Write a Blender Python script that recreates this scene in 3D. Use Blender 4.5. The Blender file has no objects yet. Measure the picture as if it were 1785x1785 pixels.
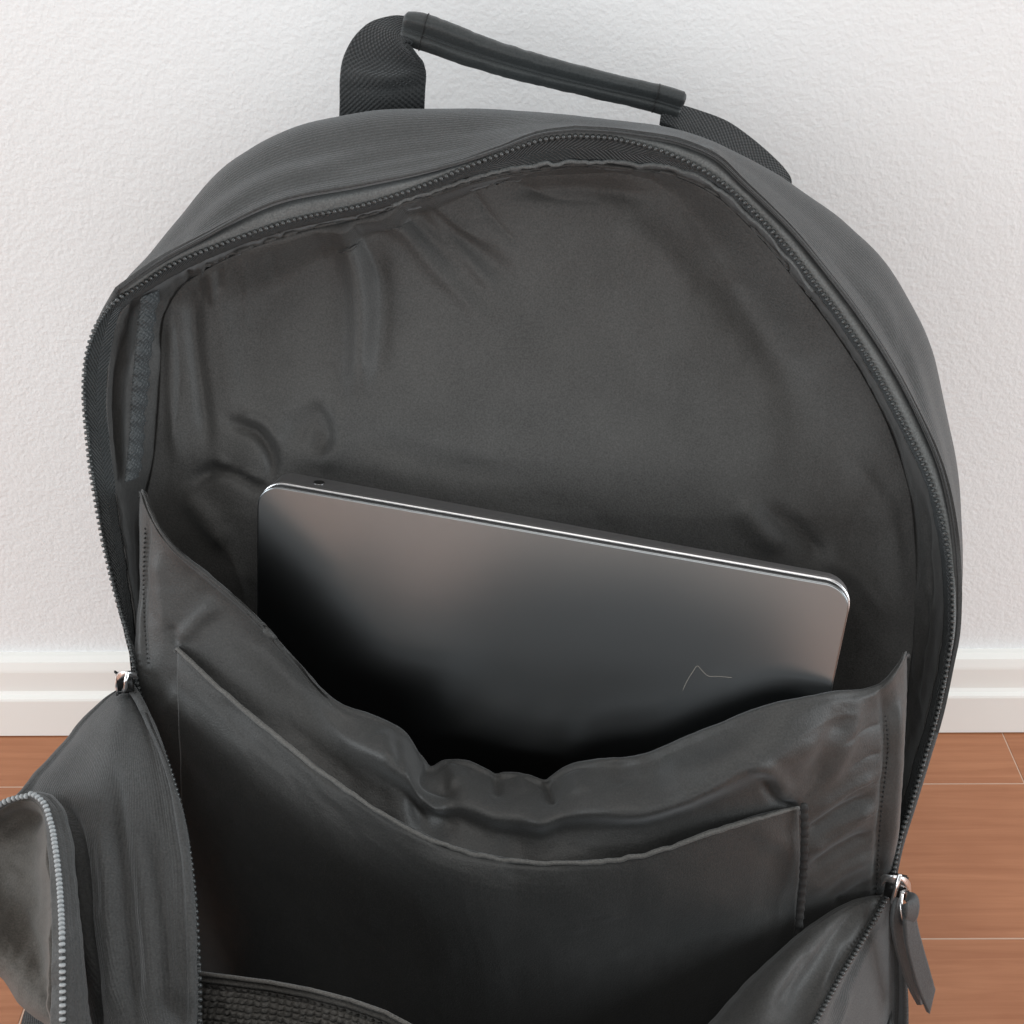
import bpy, math, random
import numpy as np
from mathutils import Matrix, Vector, Euler

random.seed(7)
np.random.seed(7)
scene = bpy.context.scene
COL = scene.collection

# ------------------------------------------------------------------ camera
W = 1785.0
F = 2320.0
PITCH = 34.05
CAM = np.array([0.0, -0.62, 0.59])
cam_data = bpy.data.cameras.new('camera')
cam_data.sensor_width = 36.0
cam_data.lens = 36.0 * F / W
cam_data.clip_start = 0.01
cam_data.clip_end = 50.0
cam = bpy.data.objects.new('camera', cam_data)
COL.objects.link(cam)
RM = (Euler((math.radians(90 - PITCH), 0, 0)).to_matrix() @ Matrix.Rotation(math.radians(-0.2), 3, 'Z'))
cam.matrix_world = Matrix.Translation(Vector(CAM)) @ RM.to_4x4()
scene.camera = cam
RN = np.array(RM)

# ------------------------------------------------------------------ light
world = bpy.data.worlds.new('World')
scene.world = world
world.use_nodes = True
bg = world.node_tree.nodes['Background']
bg.inputs[0].default_value = (1.0, 0.955, 0.90, 1)
bg.inputs[1].default_value = 0.16


def area(name, loc, target, sx, sy, power, color, spread=180):
    l = bpy.data.lights.new(name, 'AREA')
    l.shape = 'RECTANGLE'
    l.size, l.size_y = sx, sy
    l.energy = power
    l.color = color
    l.spread = math.radians(spread)
    o = bpy.data.objects.new(name, l)
    COL.objects.link(o)
    o.location = loc
    d = Vector(target) - Vector(loc)
    o.rotation_euler = d.to_track_quat('-Z', 'Y').to_euler()
    return o


area('front_fill_light', (-0.50, -2.6, 0.74), (-0.50, 0, 0.74), 2.6, 1.0, 30, (0.98, 0.99, 1.0))  # added low lamp, sized for the bright reflection at the lid's top
area('right_window_light', (2.35, -0.90, 0.85), (0, -0.1, 0.3), 1.3, 1.3, 44, (0.90, 0.96, 1.0))
area('left_window_light', (-2.35, -0.80, 0.85), (0, -0.1, 0.3), 1.3, 1.3, 44, (0.90, 0.96, 1.0))
area('overhead_fill_light', (0.0, -0.85, 2.3), (0.0, -0.25, 0.2), 1.6, 1.0, 17, (1.0, 0.98, 0.95))  # added lamp from above, softens the bag's shadow on the wall

scene.view_settings.view_transform = 'Standard'
scene.view_settings.look = 'None'
scene.view_settings.exposure = 0.0
scene.view_settings.gamma = 1.0
scene.view_settings.use_curve_mapping = False


# ------------------------------------------------------------------ helpers
def P(px, py, Y):
    """Point of the place seen at photo position (px, py), standing Y metres in front of the skirting."""
    px, py, Y = np.broadcast_arrays(np.asarray(px, float), np.asarray(py, float), np.asarray(Y, float))
    d = np.stack([(px - W / 2) / F, -(py - W / 2) / F, -np.ones_like(px)], -1) @ RN.T
    t = (Y - CAM[1]) / d[..., 1]
    return CAM + t[..., None] * d


def P3(a):
    a = np.asarray(a, float)
    return P(a[..., 0], a[..., 1], a[..., 2])


def herm(pts, t, q):
    """Smooth curve through pts at parameters t, evaluated at q (first axis)."""
    pts = np.asarray(pts, float)
    k = len(pts)
    m = np.zeros_like(pts)
    dt = np.diff(t)
    sl = (pts[1:] - pts[:-1]) / dt.reshape((-1,) + (1,) * (pts.ndim - 1))
    m[0], m[-1] = sl[0], sl[-1]
    for i in range(1, k - 1):
        w0, w1 = dt[i], dt[i - 1]
        m[i] = (sl[i - 1] * w0 + sl[i] * w1) / (w0 + w1)
    i = np.clip(np.searchsorted(t, q, side='right') - 1, 0, k - 2)
    h = dt[i]
    s = (q - t[i]) / h
    sh = (-1,) + (1,) * (pts.ndim - 1)
    s, h = s.reshape(sh), h.reshape(sh)
    return ((2 * s**3 - 3 * s**2 + 1) * pts[i] + (s**3 - 2 * s**2 + s) * h * m[i]
            + (-2 * s**3 + 3 * s**2) * pts[i + 1] + (s**3 - s**2) * h * m[i + 1])


def cr(pts, n, k=3000.0):
    pts = np.asarray(pts, float)
    sc = np.array([1.0, 1.0, k])[:pts.shape[1]]
    c = np.concatenate([[0], np.cumsum(np.maximum(np.linalg.norm(np.diff(pts * sc, axis=0), axis=1), 1e-6))])
    return herm(pts, c / c[-1], np.linspace(0, 1, n))


def loft(rows, nu, nv, tv=None):
    R = np.stack([cr(r, nu) for r in rows])
    if tv is None:
        sc = np.array([1.0, 1.0, 3000.0])
        c = np.concatenate([[0], np.cumsum(np.mean(np.linalg.norm(np.diff(R * sc, axis=0), axis=2), axis=1) + 1e-6)])
        tv = c / c[-1]
    return herm(R, np.asarray(tv, float), np.linspace(0, 1, nv))


def vnoise(x, y, seed=0):
    def h(i, j):
        n = (i * 374761393 + j * 668265263 + seed * 1442695041) & 0x7fffffff
        n = ((n ^ (n >> 13)) * 1274126177) & 0x7fffffff
        return ((n ^ (n >> 16)) & 0xffff) / 32767.5 - 1.0
    i, j = np.floor(x).astype(np.int64), np.floor(y).astype(np.int64)
    u, v = x - i, y - j
    u, v = u * u * u * (u * (6 * u - 15) + 10), v * v * v * (v * (6 * v - 15) + 10)
    return ((h(i, j) * (1 - u) + h(i + 1, j) * u) * (1 - v) + (h(i, j + 1) * (1 - u) + h(i + 1, j + 1) * u) * v)


def fbm(x, y, seed=0, oct=3):
    s, a = 0, 1.0
    for o in range(oct):
        s = s + a * vnoise(x, y, seed + o * 17)
        x, y, a = x * 2.03, y * 2.03, a * 0.5
    return s


def stroke_field(px, py, strokes):
    """Folds of the cloth: each stroke is (points, half width, height in mm[, 's' for a sharp crease])."""
    out = np.zeros_like(px)
    for st in strokes:
        pts, w, a = np.asarray(st[0], float), st[1], st[2] * 0.001
        sharp = len(st) > 3 and st[3] == 's'
        if len(pts) > 2:
            pts = cr(pts, max(8, 4 * len(pts)))
        best = np.full(px.shape, 1e9)
        tt = np.zeros_like(px)
        L = np.concatenate([[0], np.cumsum(np.linalg.norm(np.diff(pts, axis=0), axis=1))])
        for i in range(len(pts) - 1):
            ax, ay = pts[i]
            bx, by = pts[i + 1]
            dx, dy = bx - ax, by - ay
            l2 = dx * dx + dy * dy + 1e-9
            s = np.clip(((px - ax) * dx + (py - ay) * dy) / l2, 0, 1)
            d = np.hypot(px - ax - s * dx, py - ay - s * dy)
            m = d < best
            best = np.where(m, d, best)
            tt = np.where(m, (L[i] + s * math.sqrt(l2)) / L[-1], tt)
        taper = np.clip(np.sin(np.pi * np.clip(tt * 0.92 + 0.04, 0, 1)) * 1.6, 0, 1)
        wloc = w
        out += a * taper * (np.exp(-best / wloc) if sharp else np.exp(-(best / wloc) ** 2))
    return out


def new_obj(name, me, mat, parent=None, label=None):
    o = bpy.data.objects.new(name, me)
    COL.objects.link(o)
    if mat is not None:
        me.materials.append(mat)
    if parent is not None:
        o.parent = parent
        o.matrix_parent_inverse = parent.matrix_world.inverted() if parent.type != 'EMPTY' else Matrix.Translation(-parent.location)
    if label:
        o['label'] = label
    return o


def mesh_from(name, V, Fc, uv=None, smooth=True):
    me = bpy.data.meshes.new(name)
    V = np.asarray(V, np.float32).reshape(-1, 3)
    Fc = np.asarray(Fc, np.int32)
    n, k = Fc.shape
    me.vertices.add(len(V))
    me.vertices.foreach_set('co', V.ravel())
    me.loops.add(n * k)
    me.loops.foreach_set('vertex_index', Fc.ravel())
    me.polygons.add(n)
    me.polygons.foreach_set('loop_start', np.arange(0, n * k, k, dtype=np.int32))
    if uv is not None:
        l = me.uv_layers.new(name='UVMap')
        l.data.foreach_set('uv', np.asarray(uv, np.float32).reshape(-1, 2)[Fc.ravel()].ravel())
    me.update(calc_edges=True)
    me.validate()
    me.polygons.foreach_set('use_smooth', np.full(len(me.polygons), smooth))
    me.update()
    return me


def grid_faces(nv, nu, closed=False):
    i, j = np.meshgrid(np.arange(nv - 1), np.arange(nu if closed else nu - 1), indexing='ij')
    j2 = (j + 1) % nu
    return np.stack([i * nu + j, (i + 1) * nu + j, (i + 1) * nu + j2, i * nu + j2], -1).reshape(-1, 4)


def grid_uv(Wd):
    nv, nu = Wd.shape[:2]
    du = np.mean(np.linalg.norm(np.diff(Wd, axis=1), axis=2), axis=0)
    dv = np.mean(np.linalg.norm(np.diff(Wd, axis=0), axis=2), axis=1)
    u = np.concatenate([[0], np.cumsum(du)])
    v = np.concatenate([[0], np.cumsum(dv)])
    return np.stack(np.meshgrid(u, v), -1)


def displace(Wd, amount):
    gu = np.gradient(Wd, axis=1)
    gv = np.gradient(Wd, axis=0)
    n = np.cross(gu, gv)
    n /= np.maximum(np.linalg.norm(n, axis=2, keepdims=True), 1e-12)
    view = CAM - Wd
    s = np.sign(np.sum(n * view, axis=2, keepdims=True))
    s = np.where(np.sum(s) >= 0, 1.0, -1.0)
    return Wd + n * s * amount[..., None]


def sheet(name, G, mat, parent, strokes=(), noise=0.0, nscale=60.0, thick=0.0011, seed=1, extra=None, label=None, mask=None):
    """A cloth panel from a (rows, cols, [px, py, Y]) grid, folded by strokes and soft noise, with real thickness."""
    Wd = P3(G)
    px, py = G[..., 0], G[..., 1]
    a = stroke_field(px, py, strokes) if strokes else np.zeros(px.shape)
    if noise:
        a = a + noise * 0.001 * fbm(px / nscale, py / nscale, seed)
    if extra is not None:
        a = a + extra(G, Wd)
    if mask is not None:
        a = a * mask
    Wd = displace(Wd, a)
    nv, nu = px.shape
    Fc = grid_faces(nv, nu)
    # face the viewer side
    n = np.cross(Wd[nv // 2, nu // 2 + 1 if nu > 2 else 1] - Wd[nv // 2, nu // 2], Wd[min(nv // 2 + 1, nv - 1), nu // 2] - Wd[nv // 2, nu // 2])
    if np.dot(n, CAM - Wd[nv // 2, nu // 2]) > 0:
        Fc = Fc[:, ::-1]
    o = new_obj(name, mesh_from(name, Wd, Fc, grid_uv(Wd)), mat, parent, label)
    if thick:
        m = o.modifiers.new('thickness', 'SOLIDIFY')
        m.thickness = thick
        m.offset = -1.0
    o['W'] = 0
    del o['W']
    return o, Wd


def frames(C):
    C = np.asarray(C, float)
    T = np.gradient(C, axis=0)
    T /= np.maximum(np.linalg.norm(T, axis=1, keepdims=True), 1e-12)
    return T


def tube_mesh(name, C, r, ns=8, ellipse=None, cap=True):
    C = np.asarray(C, float)
    n = len(C)
    r = np.broadcast_to(np.asarray(r, float), (n,))
    T = frames(C)
    up = np.array([0.3, 0.2, 1.0])
    N = np.cross(T, up)
    bad = np.linalg.norm(N, axis=1) < 1e-3
    N[bad] = np.cross(T[bad], [1, 0, 0.1])
    N /= np.linalg.norm(N, axis=1, keepdims=True)
    B = np.cross(N, T)
    a = np.linspace(0, 2 * np.pi, ns, endpoint=False)
    V = C[:, None] + r[:, None, None] * (np.cos(a)[None, :, None] * N[:, None] + np.sin(a)[None, :, None] * B[:, None])
    V = V.reshape(-1, 3)
    Fc = grid_faces(n, ns, True)
    if cap:
        V = np.vstack([V, C[0], C[-1]])
        k = len(V)
        j = np.arange(ns)
        c0 = np.stack([np.full(ns, k - 2), j, (j + 1) % ns, (j + 1) % ns], -1)
        c1 = np.stack([np.full(ns, k - 1), (n - 1) * ns + (j + 1) % ns, (n - 1) * ns + j, (n - 1) * ns + j], -1)
        me = bpy.data.meshes.new(name)
        me.from_pydata(V.tolist(), [], [tuple(f) for f in Fc.tolist()] + [tuple(f[:3]) for f in c0.tolist()] + [tuple(f[:3]) for f in c1.tolist()])
        me.polygons.foreach_set('use_smooth', np.full(len(me.polygons), True))
        me.update()
        return me
    return mesh_from(name, V, Fc)


def even(Cw, step):
    """Points evenly spaced along a world-space polyline."""
    c = np.concatenate([[0], np.cumsum(np.linalg.norm(np.diff(Cw, axis=0), axis=1))])
    n = max(2, int(c[-1] / step))
    q = np.linspace(0, c[-1], n)
    return np.stack([np.interp(q, c, Cw[:, k]) for k in range(3)], -1)


# a low-poly rounded tooth: an octagonal pebble, 3 rings
def tooth_template(lx, ly, lz):
    V, a = [], np.linspace(0, 2 * np.pi, 8, endpoint=False)
    for z, s in ((-1, 0.55), (-0.45, 1), (0.45, 1), (1, 0.55)):
        for t in a:
            c, sn = math.cos(t), math.sin(t)
            p = 0.7
            V.append((math.copysign(abs(c)**p, c) * s * lx, math.copysign(abs(sn)**p, sn) * s * ly, z * lz))
    V.append((0, 0, -1.12 * lz))
    V.append((0, 0, 1.12 * lz))
    Fc = grid_faces(4, 8, True).tolist()
    Fc = [tuple(f) for f in Fc]
    tri = []
    for j in range(8):
        tri.append((32, j, (j + 1) % 8))
        tri.append((33, 24 + (j + 1) % 8, 24 + j))
    return np.array(V), Fc, tri


def teeth(name, Cw, inward, mat, parent, pitch=0.0021, size=(0.00070, 0.00112, 0.00085), alt=True, lift=0.0):
    C = even(Cw, pitch)
    n = len(C)
    cc = np.linspace(0, 1, len(Cw))
    idx = np.linspace(0, 1, n)
    IN = np.stack([np.interp(idx, cc, inward[:, k]) for k in range(3)], -1)
    T = frames(C)
    IN -= np.sum(IN * T, axis=1, keepdims=True) * T
    IN /= np.linalg.norm(IN, axis=1, keepdims=True)
    B = np.cross(T, IN)
    view = CAM - C
    s = np.sign(np.sum(B * view, axis=1, keepdims=True))
    B = B * s
    V0, Fq, Ft = tooth_template(*size)
    V, Fc = [], []
    for i in range(n):
        j = 0.9 + 0.2 * random.random()
        V.append(C[i] + lift * B[i] + V0[:, :1] * T[i] * j + V0[:, 1:2] * IN[i] + V0[:, 2:] * B[i] * j)
        k = 34 * i
        Fc += [tuple(x + k for x in f) for f in Fq] + [tuple(x + k for x in f) for f in Ft]
    me = bpy.data.meshes.new(name)
    me.from_pydata(np.concatenate(V).tolist(), [], Fc)
    me.polygons.foreach_set('use_smooth', np.full(len(me.polygons), True))
    me.update()
    o = new_obj(name, me, mat, parent)
    o['kind'] = 'stuff'
    return o


# ------------------------------------------------------------------ materials
def nmat(name):
    m = bpy.data.materials.new(name)
    m.use_nodes = True
    nt = m.node_tree
    b = nt.nodes['Principled BSDF']
    return m, nt, b


def link(nt, a, b):
    nt.links.new(a, b)


def fabric(name, col, rough=0.75, sheen=0.25, spec=0.3, weave='plain', wscale=1.0, bump=0.25, mottled=0.20, sheen_tint=(0.93, 0.97, 1.0), soft=0.0, softscale=40):
    """Cloth: fine thread relief from the panel's own metre coordinates, slight uneven dye."""
    m, nt, b = nmat(name)
    tc = nt.nodes.new('ShaderNodeTexCoord')
    n1 = nt.nodes.new('ShaderNodeTexNoise')
    n1.inputs['Scale'].default_value = 1500 * wscale
    n1.inputs['Detail'].default_value = 2
    link(nt, tc.outputs['Object'], n1.inputs['Vector'])
    n2 = nt.nodes.new('ShaderNodeTexNoise')
    n2.inputs['Scale'].default_value = 35
    n2.inputs['Detail'].default_value = 4
    link(nt, tc.outputs['Object'], n2.inputs['Vector'])
    mix = nt.nodes.new('ShaderNodeMath')
    mix.operation = 'MULTIPLY_ADD'
    link(nt, n1.outputs['Fac'], mix.inputs[0])
    mix.inputs[1].default_value = 2.2
    link(nt, n2.outputs['Fac'], mix.inputs[2])
    ramp = nt.nodes.new('ShaderNodeMapRange')
    ramp.inputs['From Min'].default_value = 0.9
    ramp.inputs['From Max'].default_value = 2.3
    ramp.clamp = False
    ramp.inputs['To Min'].default_value = 1 - mottled * 2
    ramp.inputs['To Max'].default_value = 1 + mottled * 2
    link(nt, mix.outputs[0], ramp.inputs['Value'])
    vm = nt.nodes.new('ShaderNodeVectorMath')
    vm.operation = 'SCALE'
    vm.inputs[0].default_value = col
    link(nt, ramp.outputs[0], vm.inputs['Scale'])
    link(nt, vm.outputs[0], b.inputs['Base Color'])
    b.inputs['Roughness'].default_value = rough
    b.inputs['Specular IOR Level'].default_value = spec
    b.inputs['Sheen Weight'].default_value = sheen
    b.inputs['Sheen Roughness'].default_value = 0.45
    b.inputs['Sheen Tint'].default_value = (*sheen_tint, 1)
    height = n1.outputs['Fac']
    if weave in ('rib', 'twill', 'herring', 'web'):
        sep = nt.nodes.new('ShaderNodeSeparateXYZ')
        link(nt, tc.outputs['UV'], sep.inputs[0])

        def sin_of(expr_in, freq):
            mu = nt.nodes.new('ShaderNodeMath'); mu.operation = 'MULTIPLY'
            link(nt, expr_in, mu.inputs[0]); mu.inputs[1].default_value = freq
            si = nt.nodes.new('ShaderNodeMath'); si.operation = 'SINE'
            link(nt, mu.outputs[0], si.inputs[0])
            return si.outputs[0]

        def math2(op, a, bb):
            q = nt.nodes.new('ShaderNodeMath'); q.operation = op
            for k, v in enumerate((a, bb)):
                if isinstance(v, (int, float)):
                    q.inputs[k].default_value = v
                else:
                    link(nt, v, q.inputs[k])
            return q.outputs[0]
        if weave == 'rib':
            h = sin_of(sep.outputs['Y'], 2 * math.pi / 0.0013)
            h = math2('MULTIPLY', h, 0.18)
        elif weave == 'twill':
            h = sin_of(math2('ADD', sep.outputs['Y'], math2('MULTIPLY', sep.outputs['X'], 0.6)), 2 * math.pi / 0.0011)
            h = math2('MULTIPLY', h, 0.2)
        elif weave == 'herring':
            # slanted ridges that change direction every 4 mm across the tape
            pp = math2('PINGPONG', sep.outputs['Y'], 0.0045)
            h = sin_of(math2('ADD', sep.outputs['X'], math2('MULTIPLY', pp, 1.3)), 2 * math.pi / 0.0017)
        else:
            h1 = sin_of(sep.outputs['X'], 2 * math.pi / 0.0022)
            h2 = sin_of(sep.outputs['Y'], 2 * math.pi / 0.0020)
            h = math2('MULTIPLY', h1, h2)
            h = math2('MULTIPLY', h, 0.8)
        height = math2('ADD', h, n1.outputs['Fac'])
    if soft:
        n3 = nt.nodes.new('ShaderNodeTexNoise')
        n3.inputs['Scale'].default_value = softscale
        n3.inputs['Detail'].default_value = 2
        link(nt, tc.outputs['Object'], n3.inputs['Vector'])
        bs = nt.nodes.new('ShaderNodeBump')
        bs.inputs['Strength'].default_value = soft
        bs.inputs['Distance'].default_value = 0.004
        link(nt, n3.outputs['Fac'], bs.inputs['Height'])
    bp = nt.nodes.new('ShaderNodeBump')
    bp.inputs['Strength'].default_value = bump
    bp.inputs['Distance'].default_value = 0.0004
    link(nt, height, bp.inputs['Height'])
    if soft:
        link(nt, bs.outputs[0], bp.inputs['Normal'])
    link(nt, bp.outputs[0], b.inputs['Normal'])
    return m


def metal(name, col, rough, bump=0.0):
    m, nt, b = nmat(name)
    b.inputs['Base Color'].default_value = (*col, 1)
    b.inputs['Metallic'].default_value = 1.0
    b.inputs['Roughness'].default_value = rough
    if bump:
        tc = nt.nodes.new('ShaderNodeTexCoord')
        n = nt.nodes.new('ShaderNodeTexNoise')
        n.inputs['Scale'].default_value = 5000
        link(nt, tc.outputs['Object'], n.inputs['Vector'])
        bp = nt.nodes.new('ShaderNodeBump')
        bp.inputs['Strength'].default_value = bump
        bp.inputs['Distance'].default_value = 0.0002
        link(nt, n.outputs['Fac'], bp.inputs['Height'])
        link(nt, bp.outputs[0], b.inputs['Normal'])
    return m


def plastic(name, col, rough=0.4):
    m, nt, b = nmat(name)
    b.inputs['Base Color'].default_value = (*col, 1)
    b.inputs['Roughness'].default_value = rough
    return m


M_SHELL = fabric('shell_fabric', (0.050, 0.051, 0.051), rough=0.74, sheen=0.20, spec=0.25, weave='rib', bump=0.75)
M_LINING = fabric('lining_nylon', (0.050, 0.0495, 0.048), rough=0.57, sheen=0.12, spec=0.34, bump=0.32)
M_SLEEVE = fabric('sleeve_nylon', (0.030, 0.030, 0.029), rough=0.53, sheen=0.16, spec=0.42, bump=0.32)
M_TAPE = fabric('zipper_tape_weave', (0.030, 0.034, 0.035), rough=0.8, sheen=0.15, spec=0.2, weave='herring', bump=0.9)
M_BAND = fabric('zipper_edge_fabric', (0.125, 0.132, 0.132), rough=0.75, sheen=0.2, spec=0.2, bump=0.35)
M_WEB = fabric('webbing', (0.018, 0.020, 0.021), rough=0.7, sheen=0.12, spec=0.25, weave='web', bump=0.9)
M_BIND = fabric('binding_tape', (0.040, 0.046, 0.049), rough=0.5, sheen=0.15, spec=0.4, weave='web', bump=0.6)
M_GRIP = fabric('grip_leather', (0.026, 0.030, 0.031), rough=0.5, sheen=0.15, spec=0.35, bump=0.25)
M_MESH = fabric('mesh_fabric', (0.11, 0.105, 0.098), rough=0.85, sheen=0.12, spec=0.2, bump=0.6)
M_TOOTH = plastic('zipper_resin', (0.05, 0.054, 0.055), 0.25)
M_TOOTH_L = plastic('pale_zipper_resin', (0.30, 0.32, 0.33), 0.35)
M_STITCH = fabric('stitch_thread', (0.02, 0.02, 0.02), rough=0.7, sheen=0.0, bump=0.2)
M_SILVER = metal('polished_nickel', (0.92, 0.92, 0.93), 0.28)
M_PULL = fabric('pull_leather', (0.050, 0.053, 0.055), rough=0.55, sheen=0.1, bump=0.3)
M_ALU = metal('grey_aluminium', (0.265, 0.28, 0.29), 0.285, 0.01)
M_ALU_EDGE = metal('aluminium_edge', (0.70, 0.70, 0.71), 0.30)
M_BLACK = plastic('black_plastic', (0.006, 0.006, 0.006), 0.4)
M_LINT = plastic('lint_fibre', (0.42, 0.38, 0.33), 0.8)

# wall paint: orange-peel relief
M_WALL, nt, b = nmat('wall_paint')
b.inputs['Base Color'].default_value = (0.775, 0.785, 0.79, 1)
b.inputs['Roughness'].default_value = 0.55
b.inputs['Specular IOR Level'].default_value = 0.35
tc = nt.nodes.new('ShaderNodeTexCoord')
na = nt.nodes.new('ShaderNodeTexNoise')
na.inputs['Scale'].default_value = 420
na.inputs['Detail'].default_value = 3
nb = nt.nodes.new('ShaderNodeTexVoronoi')
nb.inputs['Scale'].default_value = 150
link(nt, tc.outputs['Object'], na.inputs['Vector'])
link(nt, tc.outputs['Object'], nb.inputs['Vector'])
ad = nt.nodes.new('ShaderNodeMath')
ad.operation = 'MULTIPLY_ADD'
link(nt, nb.outputs['Distance'], ad.inputs[0])
ad.inputs[1].default_value = -0.35
link(nt, na.outputs['Fac'], ad.inputs[2])
bp = nt.nodes.new('ShaderNodeBump')
bp.inputs['Strength'].default_value = 0.42
bp.inputs['Distance'].default_value = 0.0012
link(nt, ad.outputs[0], bp.inputs['Height'])
link(nt, bp.outputs[0], b.inputs['Normal'])

M_SKIRT, nt, b = nmat('skirting_gloss_paint')
b.inputs['Base Color'].default_value = (0.81, 0.805, 0.775, 1)
b.inputs['Roughness'].default_value = 0.5
tc = nt.nodes.new('ShaderNodeTexCoord')
na = nt.nodes.new('ShaderNodeTexNoise')
na.inputs['Scale'].default_value = 40
na.inputs['Detail'].default_value = 4
link(nt, tc.outputs['Object'], na.inputs['Vector'])
bp = nt.nodes.new('ShaderNodeBump')
bp.inputs['Strength'].default_value = 0.08
bp.inputs['Distance'].default_value = 0.002
link(nt, na.outputs['Fac'], bp.inputs['Height'])
link(nt, bp.outputs[0], b.inputs['Normal'])

# floor wood: grain along X, tone varies from plank to plank
M_WOOD, nt, b = nmat('floor_wood')
tc = nt.nodes.new('ShaderNodeTexCoord')
oi = nt.nodes.new('ShaderNodeObjectInfo')
off = nt.nodes.new('ShaderNodeVectorMath'); off.operation = 'ADD'
mp = nt.nodes.new('ShaderNodeMapping')
mp.inputs['Scale'].default_value = (11, 230, 60)
link(nt, tc.outputs['Object'], off.inputs[0])
comb = nt.nodes.new('ShaderNodeCombineXYZ')
mr = nt.nodes.new('ShaderNodeMath'); mr.operation = 'MULTIPLY'; mr.inputs[1].default_value = 31.0
link(nt, oi.outputs['Random'], mr.inputs[0])
link(nt, mr.outputs[0], comb.inputs[0])
link(nt, comb.outputs[0], off.inputs[1])
link(nt, off.outputs[0], mp.inputs['Vector'])
ng = nt.nodes.new('ShaderNodeTexNoise')
ng.inputs['Scale'].default_value = 1.0
ng.inputs['Detail'].default_value = 6
ng.inputs['Roughness'].default_value = 0.62
ng.inputs['Distortion'].default_value = 0.6
link(nt, mp.outputs[0], ng.inputs['Vector'])
nl = nt.nodes.new('ShaderNodeTexNoise')
nl.inputs['Scale'].default_value = 14
nl.inputs['Detail'].default_value = 3
link(nt, off.outputs[0], nl.inputs['Vector'])
cmb = nt.nodes.new('ShaderNodeMath'); cmb.operation = 'MULTIPLY_ADD'
link(nt, nl.outputs['Fac'], cmb.inputs[0]); cmb.inputs[1].default_value = 0.45
link(nt, ng.outputs['Fac'], cmb.inputs[2])
rp = nt.nodes.new('ShaderNodeValToRGB')
rp.color_ramp.elements[0].position = 0.45
rp.color_ramp.elements[0].color = (0.32, 0.120, 0.053, 1)
rp.color_ramp.elements[1].position = 0.95
rp.color_ramp.elements[1].color = (0.44, 0.188, 0.092, 1)
link(nt, cmb.outputs[0], rp.inputs['Fac'])
link(nt, rp.outputs['Color'], b.inputs['Base Color'])
b.inputs['Roughness'].default_value = 0.42
b.inputs['Specular IOR Level'].default_value = 0.5
bp = nt.nodes.new('ShaderNodeBump')
bp.inputs['Strength'].default_value = 0.12
bp.inputs['Distance'].default_value = 0.0006
link(nt, ng.outputs['Fac'], bp.inputs['Height'])
link(nt, bp.outputs[0], b.inputs['Normal'])

# ------------------------------------------------------------------ the setting
def box_mesh(name, x0, x1, y0, y1, z0, z1, bev=0.0):
    import bmesh
    bm = bmesh.new()
    bmesh.ops.create_cube(bm, size=1)
    for v in bm.verts:
        v.co = Vector(((x0 + x1) / 2 + v.co.x * (x1 - x0), (y0 + y1) / 2 + v.co.y * (y1 - y0), (z0 + z1) / 2 + v.co.z * (z1 - z0)))
    if bev:
        bmesh.ops.bevel(bm, geom=bm.edges[:], offset=bev, segments=2, affect='EDGES', profile=0.5)
    me = bpy.data.meshes.new(name)
    bm.to_mesh(me)
    bm.free()
    return me


WALL_Y = 0.014
wall = new_obj('wall', box_mesh('wall', -2.5, 2.5, WALL_Y, WALL_Y + 0.1, -0.02, 2.5), M_WALL)
wall['kind'] = 'structure'
wall['label'] = 'white orange-peel textured wall behind the backpack'

zz = lambda py, Y: float(P(900, py, Y)[2])
prof = [(WALL_Y + 0.003, zz(1140, 0.010)), (0.0105, zz(1141, 0.010)), (0.006, zz(1152, 0.006)), (0.0045, zz(1166, 0.0045)), (0.0042, zz(1170, 0.0042)),
        (0.0042, zz(1202, 0.0042)), (0.0030, zz(1209, 0.0030)), (0.0005, zz(1216, 0.0005)), (0.0, zz(1220, 0.0)), (0.0, zz(1250, 0.0)), (0.0, 0.0012), (WALL_Y - 0.001, 0.0012)]
xs = np.array([-2.5, 2.5])
V = np.array([[x, y, z] for (y, z) in prof for x in xs])
Fq = [(2 * i, 2 * i + 2, 2 * i + 3, 2 * i + 1) for i in range(len(prof) - 1)]
sk = new_obj('skirting_board', mesh_from('skirting_board', V, Fq, smooth=False), M_SKIRT)
sk['kind'] = 'structure'
sk['label'] = 'cream white stepped skirting board along the wall'

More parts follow.
